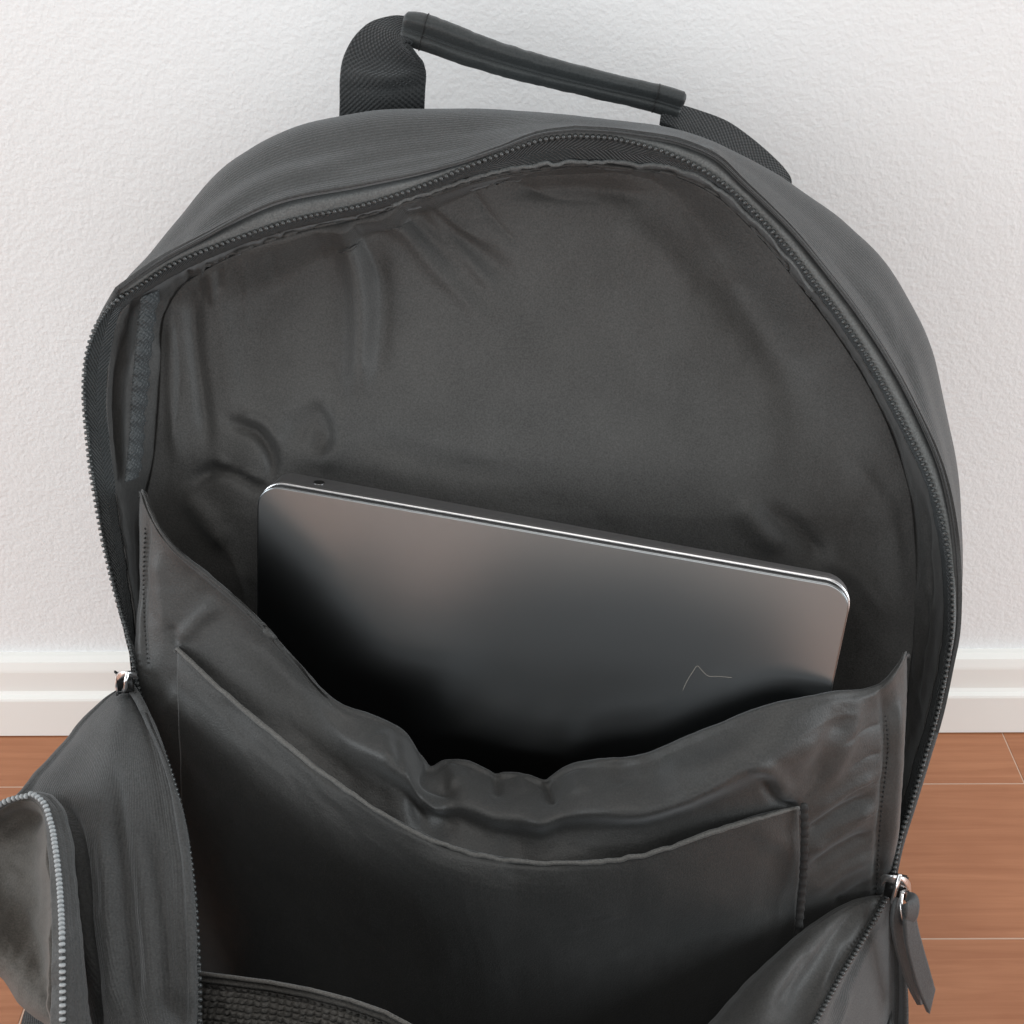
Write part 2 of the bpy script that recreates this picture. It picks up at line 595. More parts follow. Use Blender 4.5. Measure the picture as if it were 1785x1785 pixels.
floor = new_obj('floor', box_mesh('floor', -2.5, 2.5, -3.5, WALL_Y - 0.0005, -0.03, -0.00025), plastic('floor_joint_glint', (0.62, 0.46, 0.36), 0.7))  # pale joint colour paints the light glinting along the plank seams
floor['kind'] = 'structure'
floor['label'] = 'red-brown wooden plank floor'
ya = float(np.interp(0, [0], [0]))
def floor_y(px, py):
    d = RN @ np.array([(px - W / 2) / F, -(py - W / 2) / F, -1.0])
    t = -CAM[2] / d[2]
    return (CAM + t * d)[:2]
e1 = floor_y(1690, 1366)[1]
e2 = floor_y(1690, 1636)[1]
pw = e1 - e2
ends = [floor_y(1768, 1325)[0], -0.62, 0.95, -0.25, 0.62, -0.8, 0.1]
edges = [WALL_Y - 0.001, e1] + [e1 - pw * k for k in range(1, 14)]
for r in range(len(edges) - 1):
    yb, yt = edges[r + 1] + 0.0005, edges[r] - 0.0005
    x = -2.4
    cuts = [-2.4]
    e = ends[r % len(ends)]
    c = e - 1.2 * math.floor((e + 2.4) / 1.2)
    while c < 2.4:
        if c > cuts[-1] + 0.1:
            cuts.append(c)
        c += 1.2
    cuts.append(2.4)
    for i in range(len(cuts) - 1):
        dz = random.uniform(0.0, 0.0003)
        me = box_mesh('plank', cuts[i] + 0.0004, cuts[i + 1] - 0.0004, yb, yt, -0.0005, dz, 0.0003)
        o = new_obj('plank', me, M_WOOD, floor)

# ------------------------------------------------------------------ the backpack
bag = bpy.data.objects.new('backpack', None)
COL.objects.link(bag)
bag.location = (0, -0.22, 0)
bag['label'] = 'dark grey fabric backpack standing unzipped in front of the white wall'
bag['category'] = 'backpack'

# curves of the opening, each in three runs: left slider -> upper left corner -> top middle -> right slider
def runs(a, b_, c, n=(120, 220, 420)):
    A, B, C3 = cr(a, n[0]), cr(b_, n[1]), cr(c, n[2])
    return np.vstack([A, B[1:], C3[1:]])


ZIP = ([(246, 1225, -.248), (233, 1172, -.245), (231, 1156, -.243), (218, 1099, -.236), (204, 1048, -.229), (191, 995, -.223), (177, 931, -.216), (168, 880, -.210), (157, 812, -.202),
        (152, 770, -.198), (146, 714, -.193), (145, 658, -.188), (149, 622, -.185), (162, 577, -.181), (184, 540, -.178), (212, 515, -.175)],
       [(212, 515, -.175), (226, 507, -.174), (296, 462, -.171), (397, 420, -.168), (500, 385, -.165), (640, 354, -.161), (741, 321, -.158), (822, 287, -.156), (878, 266, -.154), (948, 242, -.151), (1002, 236, -.150)],
       [(1002, 236, -.150), (1069, 240, -.150), (1098, 246, -.151), (1185, 274, -.154), (1238, 302, -.156), (1280, 334, -.159), (1316, 369, -.162), (1356, 411, -.165), (1415, 484, -.171), (1465, 550, -.176),
        (1519, 631, -.183), (1573, 732, -.192), (1620, 832, -.203), (1646, 920, -.212), (1658, 990, -.219), (1662, 1058, -.226), (1660, 1112, -.232), (1654, 1152, -.236), (1634, 1250, -.245),
        (1614, 1320, -.252), (1591, 1399, -.260), (1567, 1477, -.268), (1558, 1528, -.272)])
TIN = ([(252, 1235, -.243), (238, 1172, -.238), (238, 1150, -.236), (236, 1099, -.229), (230, 1048, -.222), (222, 995, -.216), (213, 931, -.210), (205, 880, -.204), (196, 812, -.197),
        (191, 770, -.193), (186, 714, -.188), (188, 658, -.183), (192, 622, -.180), (200, 577, -.176), (212, 542, -.173), (232, 522, -.170)],
       [(232, 522, -.170), (246, 514, -.169), (312, 476, -.165), (404, 434, -.161), (506, 400, -.157), (645, 369, -.153), (745, 336, -.150), (826, 308, -.150), (880, 295, -.148), (945, 286, -.146), (998, 278, -.144)],
       [(998, 278, -.144), (1066, 282, -.144), (1096, 285, -.145), (1175, 300, -.147), (1224, 324, -.148), (1264, 354, -.151), (1300, 388, -.153), (1340, 430, -.156), (1398, 502, -.161), (1447, 566, -.166),
        (1500, 646, -.172), (1553, 745, -.181), (1600, 843, -.192), (1627, 928, -.201), (1640, 995, -.208), (1645, 1060, -.215), (1643, 1112, -.221), (1637, 1150, -.225), (1617, 1246, -.234),
        (1597, 1316, -.241), (1575, 1395, -.249), (1552, 1474, -.258), (1546, 1526, -.264)])
COR = ([(275, 1290, -.215), (252, 1190, -.200), (248, 1150, -.198), (246, 1099, -.194), (244, 1048, -.190), (243, 995, -.186), (244, 931, -.181), (252, 880, -.177), (266, 812, -.172),
        (271, 770, -.169), (276, 714, -.165), (279, 658, -.161), (280, 622, -.158), (282, 577, -.154), (288, 545, -.152), (300, 522, -.150)],
       [(300, 522, -.150), (310, 508, -.151), (342, 482, -.152), (412, 444, -.151), (512, 408, -.149), (648, 376, -.146), (748, 343, -.144), (830, 317, -.143), (884, 305, -.141), (945, 297, -.139), (996, 290, -.138)],
       [(996, 290, -.138), (1062, 293, -.138), (1092, 297, -.138), (1168, 313, -.140), (1214, 336, -.141), (1254, 365, -.143), (1290, 399, -.145), (1330, 441, -.148), (1388, 513, -.153), (1437, 577, -.157),
        (1489, 656, -.163), (1540, 756, -.171), (1574, 858, -.178), (1589, 940, -.184), (1596, 1000, -.189), (1598, 1064, -.195), (1594, 1115, -.200), (1588, 1155, -.204), (1578, 1246, -.214),
        (1566, 1316, -.222), (1552, 1395, -.230), (1538, 1474, -.240), (1530, 1540, -.246)])
GUS = ([(258, 1225, -.240), (246, 1172, -.236), (242, 1150, -.234), (229, 1099, -.227), (215, 1048, -.220), (202, 995, -.214), (188, 931, -.207), (179, 880, -.201), (168, 812, -.193),
        (163, 770, -.189), (157, 714, -.184), (156, 658, -.179), (159, 622, -.176), (170, 577, -.172), (186, 540, -.171), (206, 506, -.176)],
       [(206, 506, -.176), (222, 494, -.176), (278, 455, -.173), (352, 416, -.171), (480, 354, -.168), (628, 324, -.164), (728, 304, -.160), (806, 284, -.157), (866, 263, -.155), (943, 234, -.152), (1002, 226, -.151)],
       [(1002, 226, -.151), (1072, 230, -.151), (1104, 234, -.152), (1192, 250, -.154), (1250, 276, -.157), (1294, 318, -.160), (1332, 354, -.163), (1374, 396, -.167), (1434, 468, -.173), (1486, 535, -.178),
        (1541, 617, -.185), (1597, 718, -.194), (1642, 822, -.205), (1662, 912, -.213), (1669, 985, -.219), (1670, 1055, -.224), (1666, 1112, -.229), (1658, 1152, -.233), (1637, 1250, -.242),
        (1616, 1320, -.249), (1592, 1399, -.257), (1568, 1477, -.265), (1557, 1528, -.269)])
SIL = ([(280, 1260, -.190), (262, 1172, -.185), (258, 1150, -.183), (250, 1099, -.180), (240, 1048, -.177), (230, 995, -.174), (222, 931, -.171), (214, 880, -.168), (206, 812, -.163),
        (202, 770, -.160), (200, 714, -.157), (199, 658, -.154), (200, 622, -.152), (203, 577, -.150), (206, 535, -.149), (210, 502, -.150)],
       [(210, 502, -.150), (222, 484, -.148), (256, 446, -.144), (312, 380, -.138), (400, 284, -.130), (520, 222, -.124), (640, 197, -.120), (740, 191, -.118), (830, 188, -.117), (920, 193, -.116), (1002, 200, -.116)],
       [(1002, 200, -.116), (1090, 210, -.116), (1140, 219, -.117), (1240, 246, -.119), (1300, 272, -.121), (1360, 306, -.124), (1420, 347, -.127), (1480, 394, -.131), (1540, 452, -.136), (1586, 522, -.142),
        (1622, 598, -.149), (1648, 700, -.158), (1666, 810, -.168), (1674, 912, -.178), (1676, 985, -.186), (1673, 1055, -.194), (1666, 1112, -.200), (1657, 1152, -.205), (1636, 1250, -.216),
        (1614, 1320, -.224), (1590, 1399, -.232), (1566, 1477, -.240), (1555, 1528, -.244)])

z_, t_, c_, g_, s_ = [runs(*q) for q in (ZIP, TIN, COR, GUS, SIL)]
NS = len(z_)
w_ = np.clip((z_[:, 0] - 1120) / 140, 0, 1) * np.clip((1000 - z_[:, 1]) / 160, 0, 1)
sh_ = (z_ - t_) * (0.55 * w_)[:, None]
t_ = t_ + sh_
c_ = c_ + sh_ * [1, 1, 0.3]

# outer gusset: back seam -> crest -> fold beside the zipper -> turned under
cent = np.array([900.0, 900.0])
def inset(c, f, dY, shift=(0, 0)):
    o = c.copy()
    o[:, :2] = cent + (c[:, :2] - cent) * f + np.array(shift)
    o[:, 2] = c[:, 2] + dY
    return o
back_seam = inset(s_, 0.965, 0.036)
crest_b = inset(s_, 0.992, 0.018)
mid = 0.5 * (s_ + g_)
mid[:, 2] = 0.42 * s_[:, 2] + 0.58 * g_[:, 2] + 0.0
mid2 = 0.15 * s_ + 0.85 * g_
mid2[:, 2] -= 0.0015
def cap_roll(g, k, dY):
    o = g.copy()
    o[:, :2] += (z_[:, :2] - g[:, :2]) * k
    o[:, 2] += dY
    return o
under = cap_roll(g_, 0.10, 0.0030)
under2 = g_.copy(); under2[:, 2] += 0.006
rowsG = np.stack([back_seam, crest_b, s_, mid, mid2, g_, under, under2])
tv = np.array([0, .12, .26, .58, .86, .95, .98, 1.0])
G = herm(rowsG, tv, np.concatenate([np.linspace(0, .86, 44), np.linspace(.87, 1, 14)]))
gus_strokes = [
    ([(880, 232), (1000, 214), (1120, 222)], 8, -0.8), ([(1190, 262), (1245, 268), (1262, 300)], 7, 1.3), ([(1200, 240), (1275, 300), (1330, 352)], 10, -0.8),
    ([(1500, 470), (1580, 610), (1640, 800)], 16, 1.4), ([(1440, 430), (1545, 580), (1620, 760)], 14, -1.2), ([(560, 300), (700, 270), (820, 250)], 14, -1.0),
    ([(330, 400), (470, 315), (620, 282)], 16, 1.2), ([(250, 470), (330, 408)], 8, -0.8), ([(1560, 560), (1600, 700), (1640, 860)], 7, -0.7)]
shell_mask = np.concatenate([np.ones(38), np.linspace(1, 0, 8), np.zeros(12)])[:, None] * np.ones((1, NS))
shell, _ = sheet('shell', G, M_SHELL, bag, gus_strokes, noise=0.5, nscale=170, thick=0.0014, seed=3, mask=shell_mask)

# outside back, closing the bag behind
def disc_grid(curve, nv, nu, Yf, edge=0.06):
    """Panel spanning a boundary curve (left end ... top ... right end); rows join equal stations of both halves."""
    k = int(np.argmin(curve[:, 1]))
    Lc = cr(curve[:k + 1][::-1][::4], nv)
    Rc = cr(curve[k:][::4], nv)
    u = np.linspace(0, 1, nu)
    u = 0.5 - 0.5 * np.cos(np.pi * u)
    u = 0.5 * u + 0.5 * np.linspace(0, 1, nu)
    g = Lc[:, None] * (1 - u)[None, :, None] + Rc[:, None] * u[None, :, None]
    # lean the rows so that they follow the opening's slant
    w = np.clip(np.minimum(u, 1 - u) / edge, 0, 1)
    w = (w * w * (3 - 2 * w))[None, :] * np.clip(np.linspace(0, 1, nv) / 0.06, 0, 1)[:, None]
    g[..., 2] = g[..., 2] * (1 - w) + Yf(g[..., 0], g[..., 1]) * w
    return g


bs = back_seam.copy()
ext_l = np.array([(300, 1400, -.17), (330, 1640, -.175), (350, 1785, -.18)], float)[::-1]
ext_r = np.array([(1520, 1640, -.185), (1500, 1785, -.18)], float)
Gb = disc_grid(np.vstack([cr(ext_l, 40), bs, cr(ext_r, 40)]), 60, 60, lambda x, y: np.interp(y, [150, 500, 900, 1785], [-.074, -.082, -.098, -.12]))
back, _ = sheet('back_panel', Gb, M_SHELL, bag, noise=0.8, nscale=120, thick=0.002, seed=8)

# zipper: tape, folded edge band and teeth
zt = z_.copy()
Gt = herm(np.stack([g_ + [0, 0, .0070], 0.5 * (g_ + z_) + [0, 0, .0005], z_ + [0, 0, .0004], 0.5 * (z_ + t_) + [0, 0, -.0002], t_]),
          np.array([0, .3, .45, .72, 1.0]), np.linspace(0, 1, 17))
k0 = 8
band, _ = sheet('zipper_edge_band', Gt[:9], M_BAND, bag, noise=0.12, nscale=30, thick=0.0006, seed=5)
tape, _ = sheet('main_zipper_tape', Gt[8:], M_TAPE, bag, noise=0.25, nscale=26, thick=0.0006, seed=6,
                strokes=[([(900, 276), (985, 262), (1080, 268)], 10, -0.5)])
Zw = P3(z_)
inw = P3(t_) - Zw
teeth('zipper_teeth', Zw, inw, M_TOOTH, tape, lift=0.0004)
# pale cord edge where the lining is bound to the tape
bind_idx = slice(250, 470)
bc = t_[bind_idx].copy()
bc[:, 1] += 3 * fbm(bc[:, 0] / 22.0, bc[:, 0] * 0, 9)
bt = new_obj('binding_edge', tube_mesh('binding_edge', P3(bc) + [0, -.0006, 0], 0.00075, 6), M_BAND, tape)

# inside of the gusset
deep = c_.copy()
def side_extra(G, Wd):
    x, y = G[..., 0], G[..., 1]
    return 0.0006 * fbm(x / 18, y / 70, 21)
m1 = t_ * 0.62 + c_ * 0.38
m2 = t_ * 0.3 + c_ * 0.7
m1[:, 2] += 0.004
m2[:, 2] += 0.003
c2 = c_.copy()
dv = np.array([900.0, 800.0]) - c2[:, :2]
c2[:, :2] += 14 * dv / np.linalg.norm(dv, axis=1, keepdims=True)
c2[:, 2] += 0.006
Gs = herm(np.stack([t_, m1, m2, c_ + [0, 0, .0012], c2]), np.array([0, .3, .62, .88, 1]), np.linspace(0, 1, 28))
side_strokes = [([(232, 530), (216, 600), (206, 680), (212, 820)], 5, -2.2), ([(222, 560), (216, 640)], 6, 1.4), ([(238, 600), (226, 650)], 4, -1.2),
                ([(208, 700), (214, 780), (222, 850)], 5, 1.4), ([(222, 640), (222, 760), (216, 860)], 3, -1.2),
                ([(1592, 930), (1598, 1050), (1596, 1180)], 5, 1.6), ([(1606, 860), (1618, 980), (1616, 1120)], 6, -2.2), ([(1612, 1000), (1622, 1100), (1606, 1240)], 4, 1.4),
                ([(330, 470), (336, 500)], 5, -1.4), ([(350, 462), (352, 500)], 4, 1.2), ([(362, 456), (364, 490)], 4, -1.2)]
side, _ = sheet('side_lining', Gs, M_LINING, bag, side_strokes, thick=0.0006, extra=side_extra, seed=4)
# ribbed binding ribbon running down the left inside seam
rib_c = cr([(262, 512, -.168), (258, 540, -.170), (252, 590, -.174), (247, 640, -.178), (243, 690, -.182), (240, 740, -.186), (236, 790, -.190), (230, 836, -.194)], 130)
u = np.linspace(-1, 1, 9)
wd = np.interp(rib_c[:, 1], [505, 520, 600, 820, 840], [15, 17, 15, 14, 12])
Gr = np.zeros((130, 9, 3))
Gr[..., 0] = rib_c[:, :1] + u[None] * wd[:, None]
Gr[..., 1] = rib_c[:, 1:2] + u[None] * -5
Gr[..., 2] = rib_c[:, 2:] + u[None] * 0.003 + 0.0012 * u[None]**2 + 0.0006
rb, _ = sheet('binding_ribbon', Gr, M_BIND, side, thick=0.0008, extra=lambda G, Wd: 0.00045 * np.sin(G[..., 1] / 4.6 + 2 * vnoise(G[..., 1] / 40.0, G[..., 0] * 0, 5)) + 0.0004 * vnoise(G[..., 1] / 30.0, G[..., 0] * 0, 33))

# back lining
def lin_Y(x, y):
    Y = np.interp(y, [280, 380, 500, 620, 720, 800, 900, 1000, 1200, 1785], [-.130, -.134, -.142, -.153, -.164, -.174, -.184, -.190, -.196, -.20])
    return Y + 0.010 * np.clip((x - 1150) / 400, 0, 1) * 0 + 0.004 * np.sin((x - 300) / 1300 * np.pi) * -1
cl = np.vstack([cr([(330, 1785, -.20), (290, 1500, -.205), (285, 1350, -.215), (275, 1290, -.215)], 60)[:-1], c_, cr([(1530, 1540, -.246), (1500, 1785, -.24)], 40)[1:]])
Gl = disc_grid(cl, 260, 330, lin_Y, edge=0.14)
lin_strokes = [
    ([(585, 372), (618, 450), (632, 560), (622, 700)], 26, 6.4), ([(655, 420), (668, 520), (655, 640)], 26, -2.2),
    ([(640, 372), (700, 400), (760, 470), (850, 560)], 18, 2.4), ([(700, 345), (770, 400), (850, 450), (900, 500)], 22, -3.0), ([(720, 350), (800, 430), (870, 520)], 13, 1.8),
    ([(335, 500), (340, 600), (352, 700), (360, 780)], 17, -3.4), ([(300, 540), (298, 680), (310, 800)], 16, 2.2), ([(385, 500), (400, 640), (410, 720)], 26, 1.6),
    ([(395, 735), (445, 752), (475, 795), (472, 835)], 13, -3.6), ([(415, 720), (462, 738), (495, 780)], 14, 3.0), ([(500, 760), (545, 735), (570, 790)], 32, -4.0),
    ([(335, 838), (385, 815), (440, 842), (470, 860)], 15, -3.8), ([(370, 800), (420, 822), (458, 838)], 9, 3.4), ([(320, 860), (360, 900), (400, 950)], 22, 3.0),
    ([(575, 700), (590, 760), (560, 820)], 26, 3.0), ([(620, 760), (760, 805), (900, 830)], 30, -2.4),
    ([(880, 330), (1010, 330), (1140, 345)], 22, -2.4), ([(1080, 380), (1150, 440), (1220, 520)], 36, 1.8), ([(1240, 470), (1320, 560), (1400, 680)], 40, -2.0),
    ([(1290, 870), (1330, 930), (1370, 950)], 26, 2.6), ([(1340, 880), (1400, 930), (1440, 980)], 20, -2.0), ([(1420, 960), (1500, 1010), (1550, 1080)], 22, 1.8),
    ([(1480, 800), (1540, 880), (1570, 1000)], 22, 1.4), ([(760, 560), (900, 640), (1040, 680)], 70, 1.6), ([(1000, 520), (1100, 640), (1180, 760)], 60, -1.6),
    ([(310, 490), (330, 505)], 8, -2.0), ([(350, 478), (352, 520)], 5, -2.0), ([(366, 470), (372, 530)], 5, 1.8), ([(380, 462), (385, 510)], 5, -1.6)]
_u, _v = np.meshgrid(np.linspace(0, 1, Gl.shape[1]), np.linspace(0, 1, Gl.shape[0]))
lin_mask = np.clip(np.minimum(np.minimum(_u, 1 - _u) / 0.04, _v / 0.05), 0, 1)
lin_strokes += [
    ([(610, 378), (640, 430), (668, 500)], 9, -1.8, 's'), ([(690, 352), (740, 410), (800, 470)], 8, -1.8, 's'), ([(745, 345), (800, 395), (850, 425)], 8, 1.5, 's'), ([(560, 392), (575, 450)], 7, 1.2, 's'),
    ([(820, 325), (850, 370), (905, 430)], 9, -1.4, 's'), ([(395, 738), (450, 760), (474, 812)], 9, -2.4, 's'), ([(330, 838), (390, 822), (455, 850)], 9, -2.4, 's'), ([(300, 520), (312, 640), (306, 760)], 9, -1.6, 's'),
    ([(540, 700), (570, 740), (560, 800)], 12, -2.0, 's'), ([(345, 900), (400, 960), (430, 1040)], 12, 1.4, 's'), ([(1330, 880), (1380, 930), (1440, 965)], 12, -1.4, 's'), ([(900, 318), (960, 345), (1040, 352)], 9, -1.2, 's'),
    ([(420, 455), (430, 520), (425, 580)], 8, 0.9, 's'), ([(470, 432), (480, 490)], 7, -0.9, 's')]
lining, _ = sheet('lining', Gl, M_LINING, bag, [(q[0], q[1] * 0.85, q[2] * 0.9) + tuple(q[3:]) for q in lin_strokes], extra=lambda G, Wd: 0.00005 * fbm(G[..., 0] / 10, G[..., 1] / 16, 61), noise=1.0, nscale=190, thick=0.0008, seed=11, mask=lin_mask)

# laptop sleeve
edge_top = [(250, 856, -.217), (260, 884, -.222), (276, 916, -.228), (300, 948, -.232), (360, 998, -.236), (440, 1066, -.243), (520, 1152, -.251), (600, 1226, -.260), (660, 1252, -.265), (705, 1276, -.268), (735, 1318, -.269), (752, 1333, -.271), (775, 1326, -.267),
            (810, 1324, -.268), (860, 1344, -.273), (905, 1347, -.273), (948, 1357, -.277), (985, 1338, -.274), (1050, 1324, -.276), (1120, 1316, -.277), (1200, 1282, -.276), (1300, 1242, -.275), (1380, 1218, -.273), (1440, 1206, -.269), (1535, 1188, -.258), (1560, 1162, -.254), (1576, 1138, -.249)]
def off(e, dys, dY, dx=0):
    e = np.array(e, float)
    e[:, 1] += dys
    e[:, 2] += dY
    e[:, 0] += dx
    return e
for _i, _p in enumerate(edge_top):
    edge_top[_i] = (_p[0], _p[1], _p[2] + 0.008 * math.exp(-((_p[0] - 900) / 330.0)**2))
nE = len(edge_top)
ue = np.linspace(0, 1, nE)
E = np.array(edge_top)
hem_h = np.interp(E[:, 0], [240, 400, 620, 780, 950, 1200, 1450, 1580], [10, 14, 40, 52, 52, 78, 60, 30])
r0b = off(E, 4, 0.006)                       # turned inside behind the edge
r0 = E.copy()
r1 = E.copy(); r1[:, 1] += hem_h * 0.25; r1[:, 2] -= 0.0040
r2 = E.copy(); r2[:, 1] += hem_h; r2[:, 2] -= np.interp(E[:, 0], [240, 500, 700, 1200, 1450, 1580], [.002, .004, .017, .018, .009, .003])
def low_row(y_c, xs, Yc, Yl, Yr, yl, yr):
    x = np.interp(E[:, 0], [240, 1580], xs)
    s = (x - xs[0]) / (xs[1] - xs[0])
    y = y_c + (yl - y_c) * np.clip(1 - s * 2, 0, 1)**1.3 + (yr - y_c) * np.clip(s * 2 - 1, 0, 1)**1.3
    Y = Yc + (Yl - Yc) * np.clip(1 - s * 2.2, 0, 1)**1.5 + (Yr - Yc) * np.clip(s * 2.2 - 1.2, 0, 1)**1.5
    return np.stack([x, y, Y], -1)
r3 = 0.55 * r2 + 0.45 * low_row(1540, (232, 1570), -.299, -.238, -.276, 1180, 1420)
r4 = low_row(1560, (234, 1560), -.303, -.246, -.272, 1230, 1460)
r5 = low_row(1680, (270, 1545), -.306, -.254, -.270, 1480, 1600)
r6 = low_row(1900, (335, 1515), -.308, -.266, -.272, 1800, 1860)
tvs = np.array([0, .02, .05, .12, .38, .62, .8, 1.0])
def tuck(r):
    a = r[0] + [-5, 4, .016]
    z = r[-1] + [5, 6, .020]
    return np.vstack([a, r, z])
rowsS = np.stack([cr(tuck(r), 300) for r in (r0b, r0, r1, r2, r3, r4, r5, r6)])
Gsl = herm(rowsS, tvs, np.concatenate([np.linspace(0, .12, 22)[:-1], np.linspace(.12, 1, 170)]))
slv_strokes = [
    ([(690, 1290), (702, 1350)], 9, -1.8), ([(665, 1275), (680, 1330)], 14, 1.6), ([(752, 1330), (740, 1360), (790, 1388)], 8, -2.6), ([(775, 1335), (800, 1372)], 20, 3.0), ([(862, 1342), (868, 1390)], 9, -2.2),
    ([(905, 1352), (915, 1385)], 18, 1.8), ([(950, 1356), (965, 1400)], 8, -2.8), ([(1000, 1345), (1010, 1385)], 20, 2.0), ([(1080, 1325), (1085, 1370)], 14, -1.0), ([(1115, 1320), (1120, 1360)], 14, 0.8),
    ([(1535, 1195), (1548, 1300), (1538, 1400), (1530, 1500), (1526, 1580)], 6, -2.4), ([(1558, 1180), (1568, 1300), (1558, 1420), (1545, 1520)], 9, 1.6),
    ([(1400, 1490), (1460, 1450), (1530, 1405)], 13, 3.0), ([(1400, 1460), (1450, 1425), (1520, 1385)], 9, -2.4), ([(1420, 1415), (1470, 1385), (1530, 1350)], 11, 2.0),
    ([(1410, 1560), (1460, 1520), (1525, 1490)], 13, 2.2), ([(1405, 1520), (1450, 1490), (1525, 1450)], 10, -2.6), ([(1470, 1240), (1440, 1310), (1400, 1380)], 18, -2.2), ([(1500, 1220), (1480, 1300), (1440, 1370)], 12, 1.6), ([(1450, 1575), (1520, 1540)], 9, -1.8),
    ([(1470, 1300), (1505, 1275), (1538, 1262)], 6, -1.0, 's'), ([(1480, 1345), (1512, 1322), (1544, 1312)], 6, -1.1, 's'), ([(1462, 1400), (1500, 1374), (1540, 1362)], 6, -1.2, 's'), ([(1420, 1470), (1480, 1436), (1534, 1416)], 6, -1.3, 's'), ([(1415, 1540), (1475, 1500), (1530, 1476)], 6, -1.2, 's'), ([(1440, 1330), (1425, 1370), (1395, 1400)], 7, -1.2, 's'), ([(1380, 1290), (1430, 1262), (1500, 1240)], 8, 0.8, 's'), ([(1330, 1360), (1360, 1400), (1395, 1410)], 9, -2.6), ([(1300, 1330), (1345, 1345), (1375, 1385)], 15, 2.4),
    ([(270, 960), (282, 1040), (296, 1120)], 15, 1.4), ([(262, 900), (254, 1000), (252, 1100), (258, 1170)], 4, -1.6), ([(312, 1118), (345, 1080), (380, 1050)], 14, 1.8), ([(300, 1090), (306, 1125)], 8, -1.4), ([(320, 1200), (285, 1240)], 14, 1.6),
    ([(400, 1090), (520, 1200), (640, 1300)], 26, -1.8), ([(1150, 1350), (1250, 1330), (1320, 1300)], 22, 1.6)]
sleeve, _ = sheet('laptop_sleeve', Gsl, M_SLEEVE, bag, [(q[0], q[1], q[2] * 0.8) + tuple(q[3:]) for q in slv_strokes], extra=lambda G, Wd: 0.00006 * fbm(G[..., 0] / 12, G[..., 1] / 12, 62), noise=0.5, nscale=110, thick=0.0014, seed=14)

# slip pocket on the front of the sleeve
pk = np.array([(308, 1127, -.2485), (340, 1158, -.2535), (420, 1228, -.2640), (520, 1310, -.2760), (600, 1372, -.2850), (700, 1435, -.2930), (800, 1478, -.2985), (880, 1496, -.3005), (960, 1502, -.3015), (1040, 1499, -.3010),
               (1120, 1488, -.2995), (1220, 1456, -.2960), (1310, 1426, -.2920), (1360, 1412, -.2885), (1393, 1404, -.2850)])
q0 = pk.copy(); q0[:, 1] += 10; q0[:, 2] += 0.004
q1 = pk.copy()
q2 = pk.copy(); q2[:, 1] += 12; q2[:, 2] -= 0.0018
q3 = pk.copy(); q3[:, 1] += 60; q3[:, 2] -= 0.0015
sx = (pk[:, 0] - 308) / (1393 - 308)
def prow(yc, yl, yr, xl, xr, Yc, Yl, Yr):
    x = xl + sx * (xr - xl)
    y = yc + (yl - yc) * np.clip(1 - 2 * sx, 0, 1)**1.3 + (yr - yc) * np.clip(2 * sx - 1, 0, 1)**1.3
    Y = Yc + (Yl - Yc) * np.clip(1 - 2 * sx, 0, 1)**1.6 + (Yr - Yc) * np.clip(2 * sx - 1, 0, 1)**1.6
    return np.stack([x, y, Y], -1)
q4 = prow(1690, 1440, 1530, 316, 1390, -.3040, -.262, -.2905)
q5 = prow(1920, 1800, 1840, 345, 1380, -.3050, -.280, -.2960)
Gp = herm(np.stack([cr(q, 260) for q in (q0, q1, q2, q3, q4, q5)]), np.array([0, .03, .07, .2, .55, 1]), np.concatenate([np.linspace(0, .08, 14)[:-1], np.linspace(.08, 1, 110)]))
ci = np.unique(np.linspace(0, Gp.shape[0] - 1, 30).astype(int)); cj = np.unique(np.linspace(0, Gp.shape[1] - 1, 40).astype(int))
ss = Gsl[24:, ::2].reshape(-1, 3)
Yc = np.zeros((len(ci), len(cj)))
for a_, i_ in enumerate(ci):
    for b_, j_ in enumerate(cj):
        Yc[a_, b_] = ss[np.argmin((ss[:, 0] - Gp[i_, j_, 0])**2 + (ss[:, 1] - Gp[i_, j_, 1])**2), 2]
Ys = np.stack([np.interp(np.arange(Gp.shape[1]), cj, r) for r in Yc])
Ys = np.stack([np.interp(np.arange(Gp.shape[0]), ci, Ys[:, k]) for k in range(Gp.shape[1])], 1)
pu, pv = np.linspace(0, 1, Gp.shape[1])[None], np.linspace(0, 1, Gp.shape[0])[:, None]
gapw = 0.0022 + 0.0055 * np.clip(np.sin(np.pi * pu), 0, 1)**0.8 * (1 - 0.6 * pv)
roll = 0.004 * np.clip(1 - pv / 0.07, 0, 1)
Gp[..., 2] = Ys - gapw + roll
slip, _ = sheet('slip_pocket', Gp, M_SLEEVE, sleeve, [([(1310, 1450), (1370, 1470), (1385, 1560)], 20, 1.4), ([(1100, 1560), (1250, 1580), (1350, 1640)], 50, 1.6), ([(380, 1220), (560, 1400), (700, 1500)], 30, -1.5)],
                 noise=0.5, nscale=160, thick=0.0012, seed=15)
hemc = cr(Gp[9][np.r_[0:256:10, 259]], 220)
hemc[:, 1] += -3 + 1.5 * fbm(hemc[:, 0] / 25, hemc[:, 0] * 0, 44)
new_obj('pocket_hem', tube_mesh('pocket_hem', P3(hemc), 0.00085 * (1 + 0.18 * fbm(np.arange(220) / 9.0, np.zeros(220), 5)), 8), fabric('hem_lit_edge', (0.09, 0.088, 0.083), rough=0.6, sheen=0.15, spec=0.3, bump=0.3), sleeve)  # same cloth in a lighter colour, painting the light along the hem
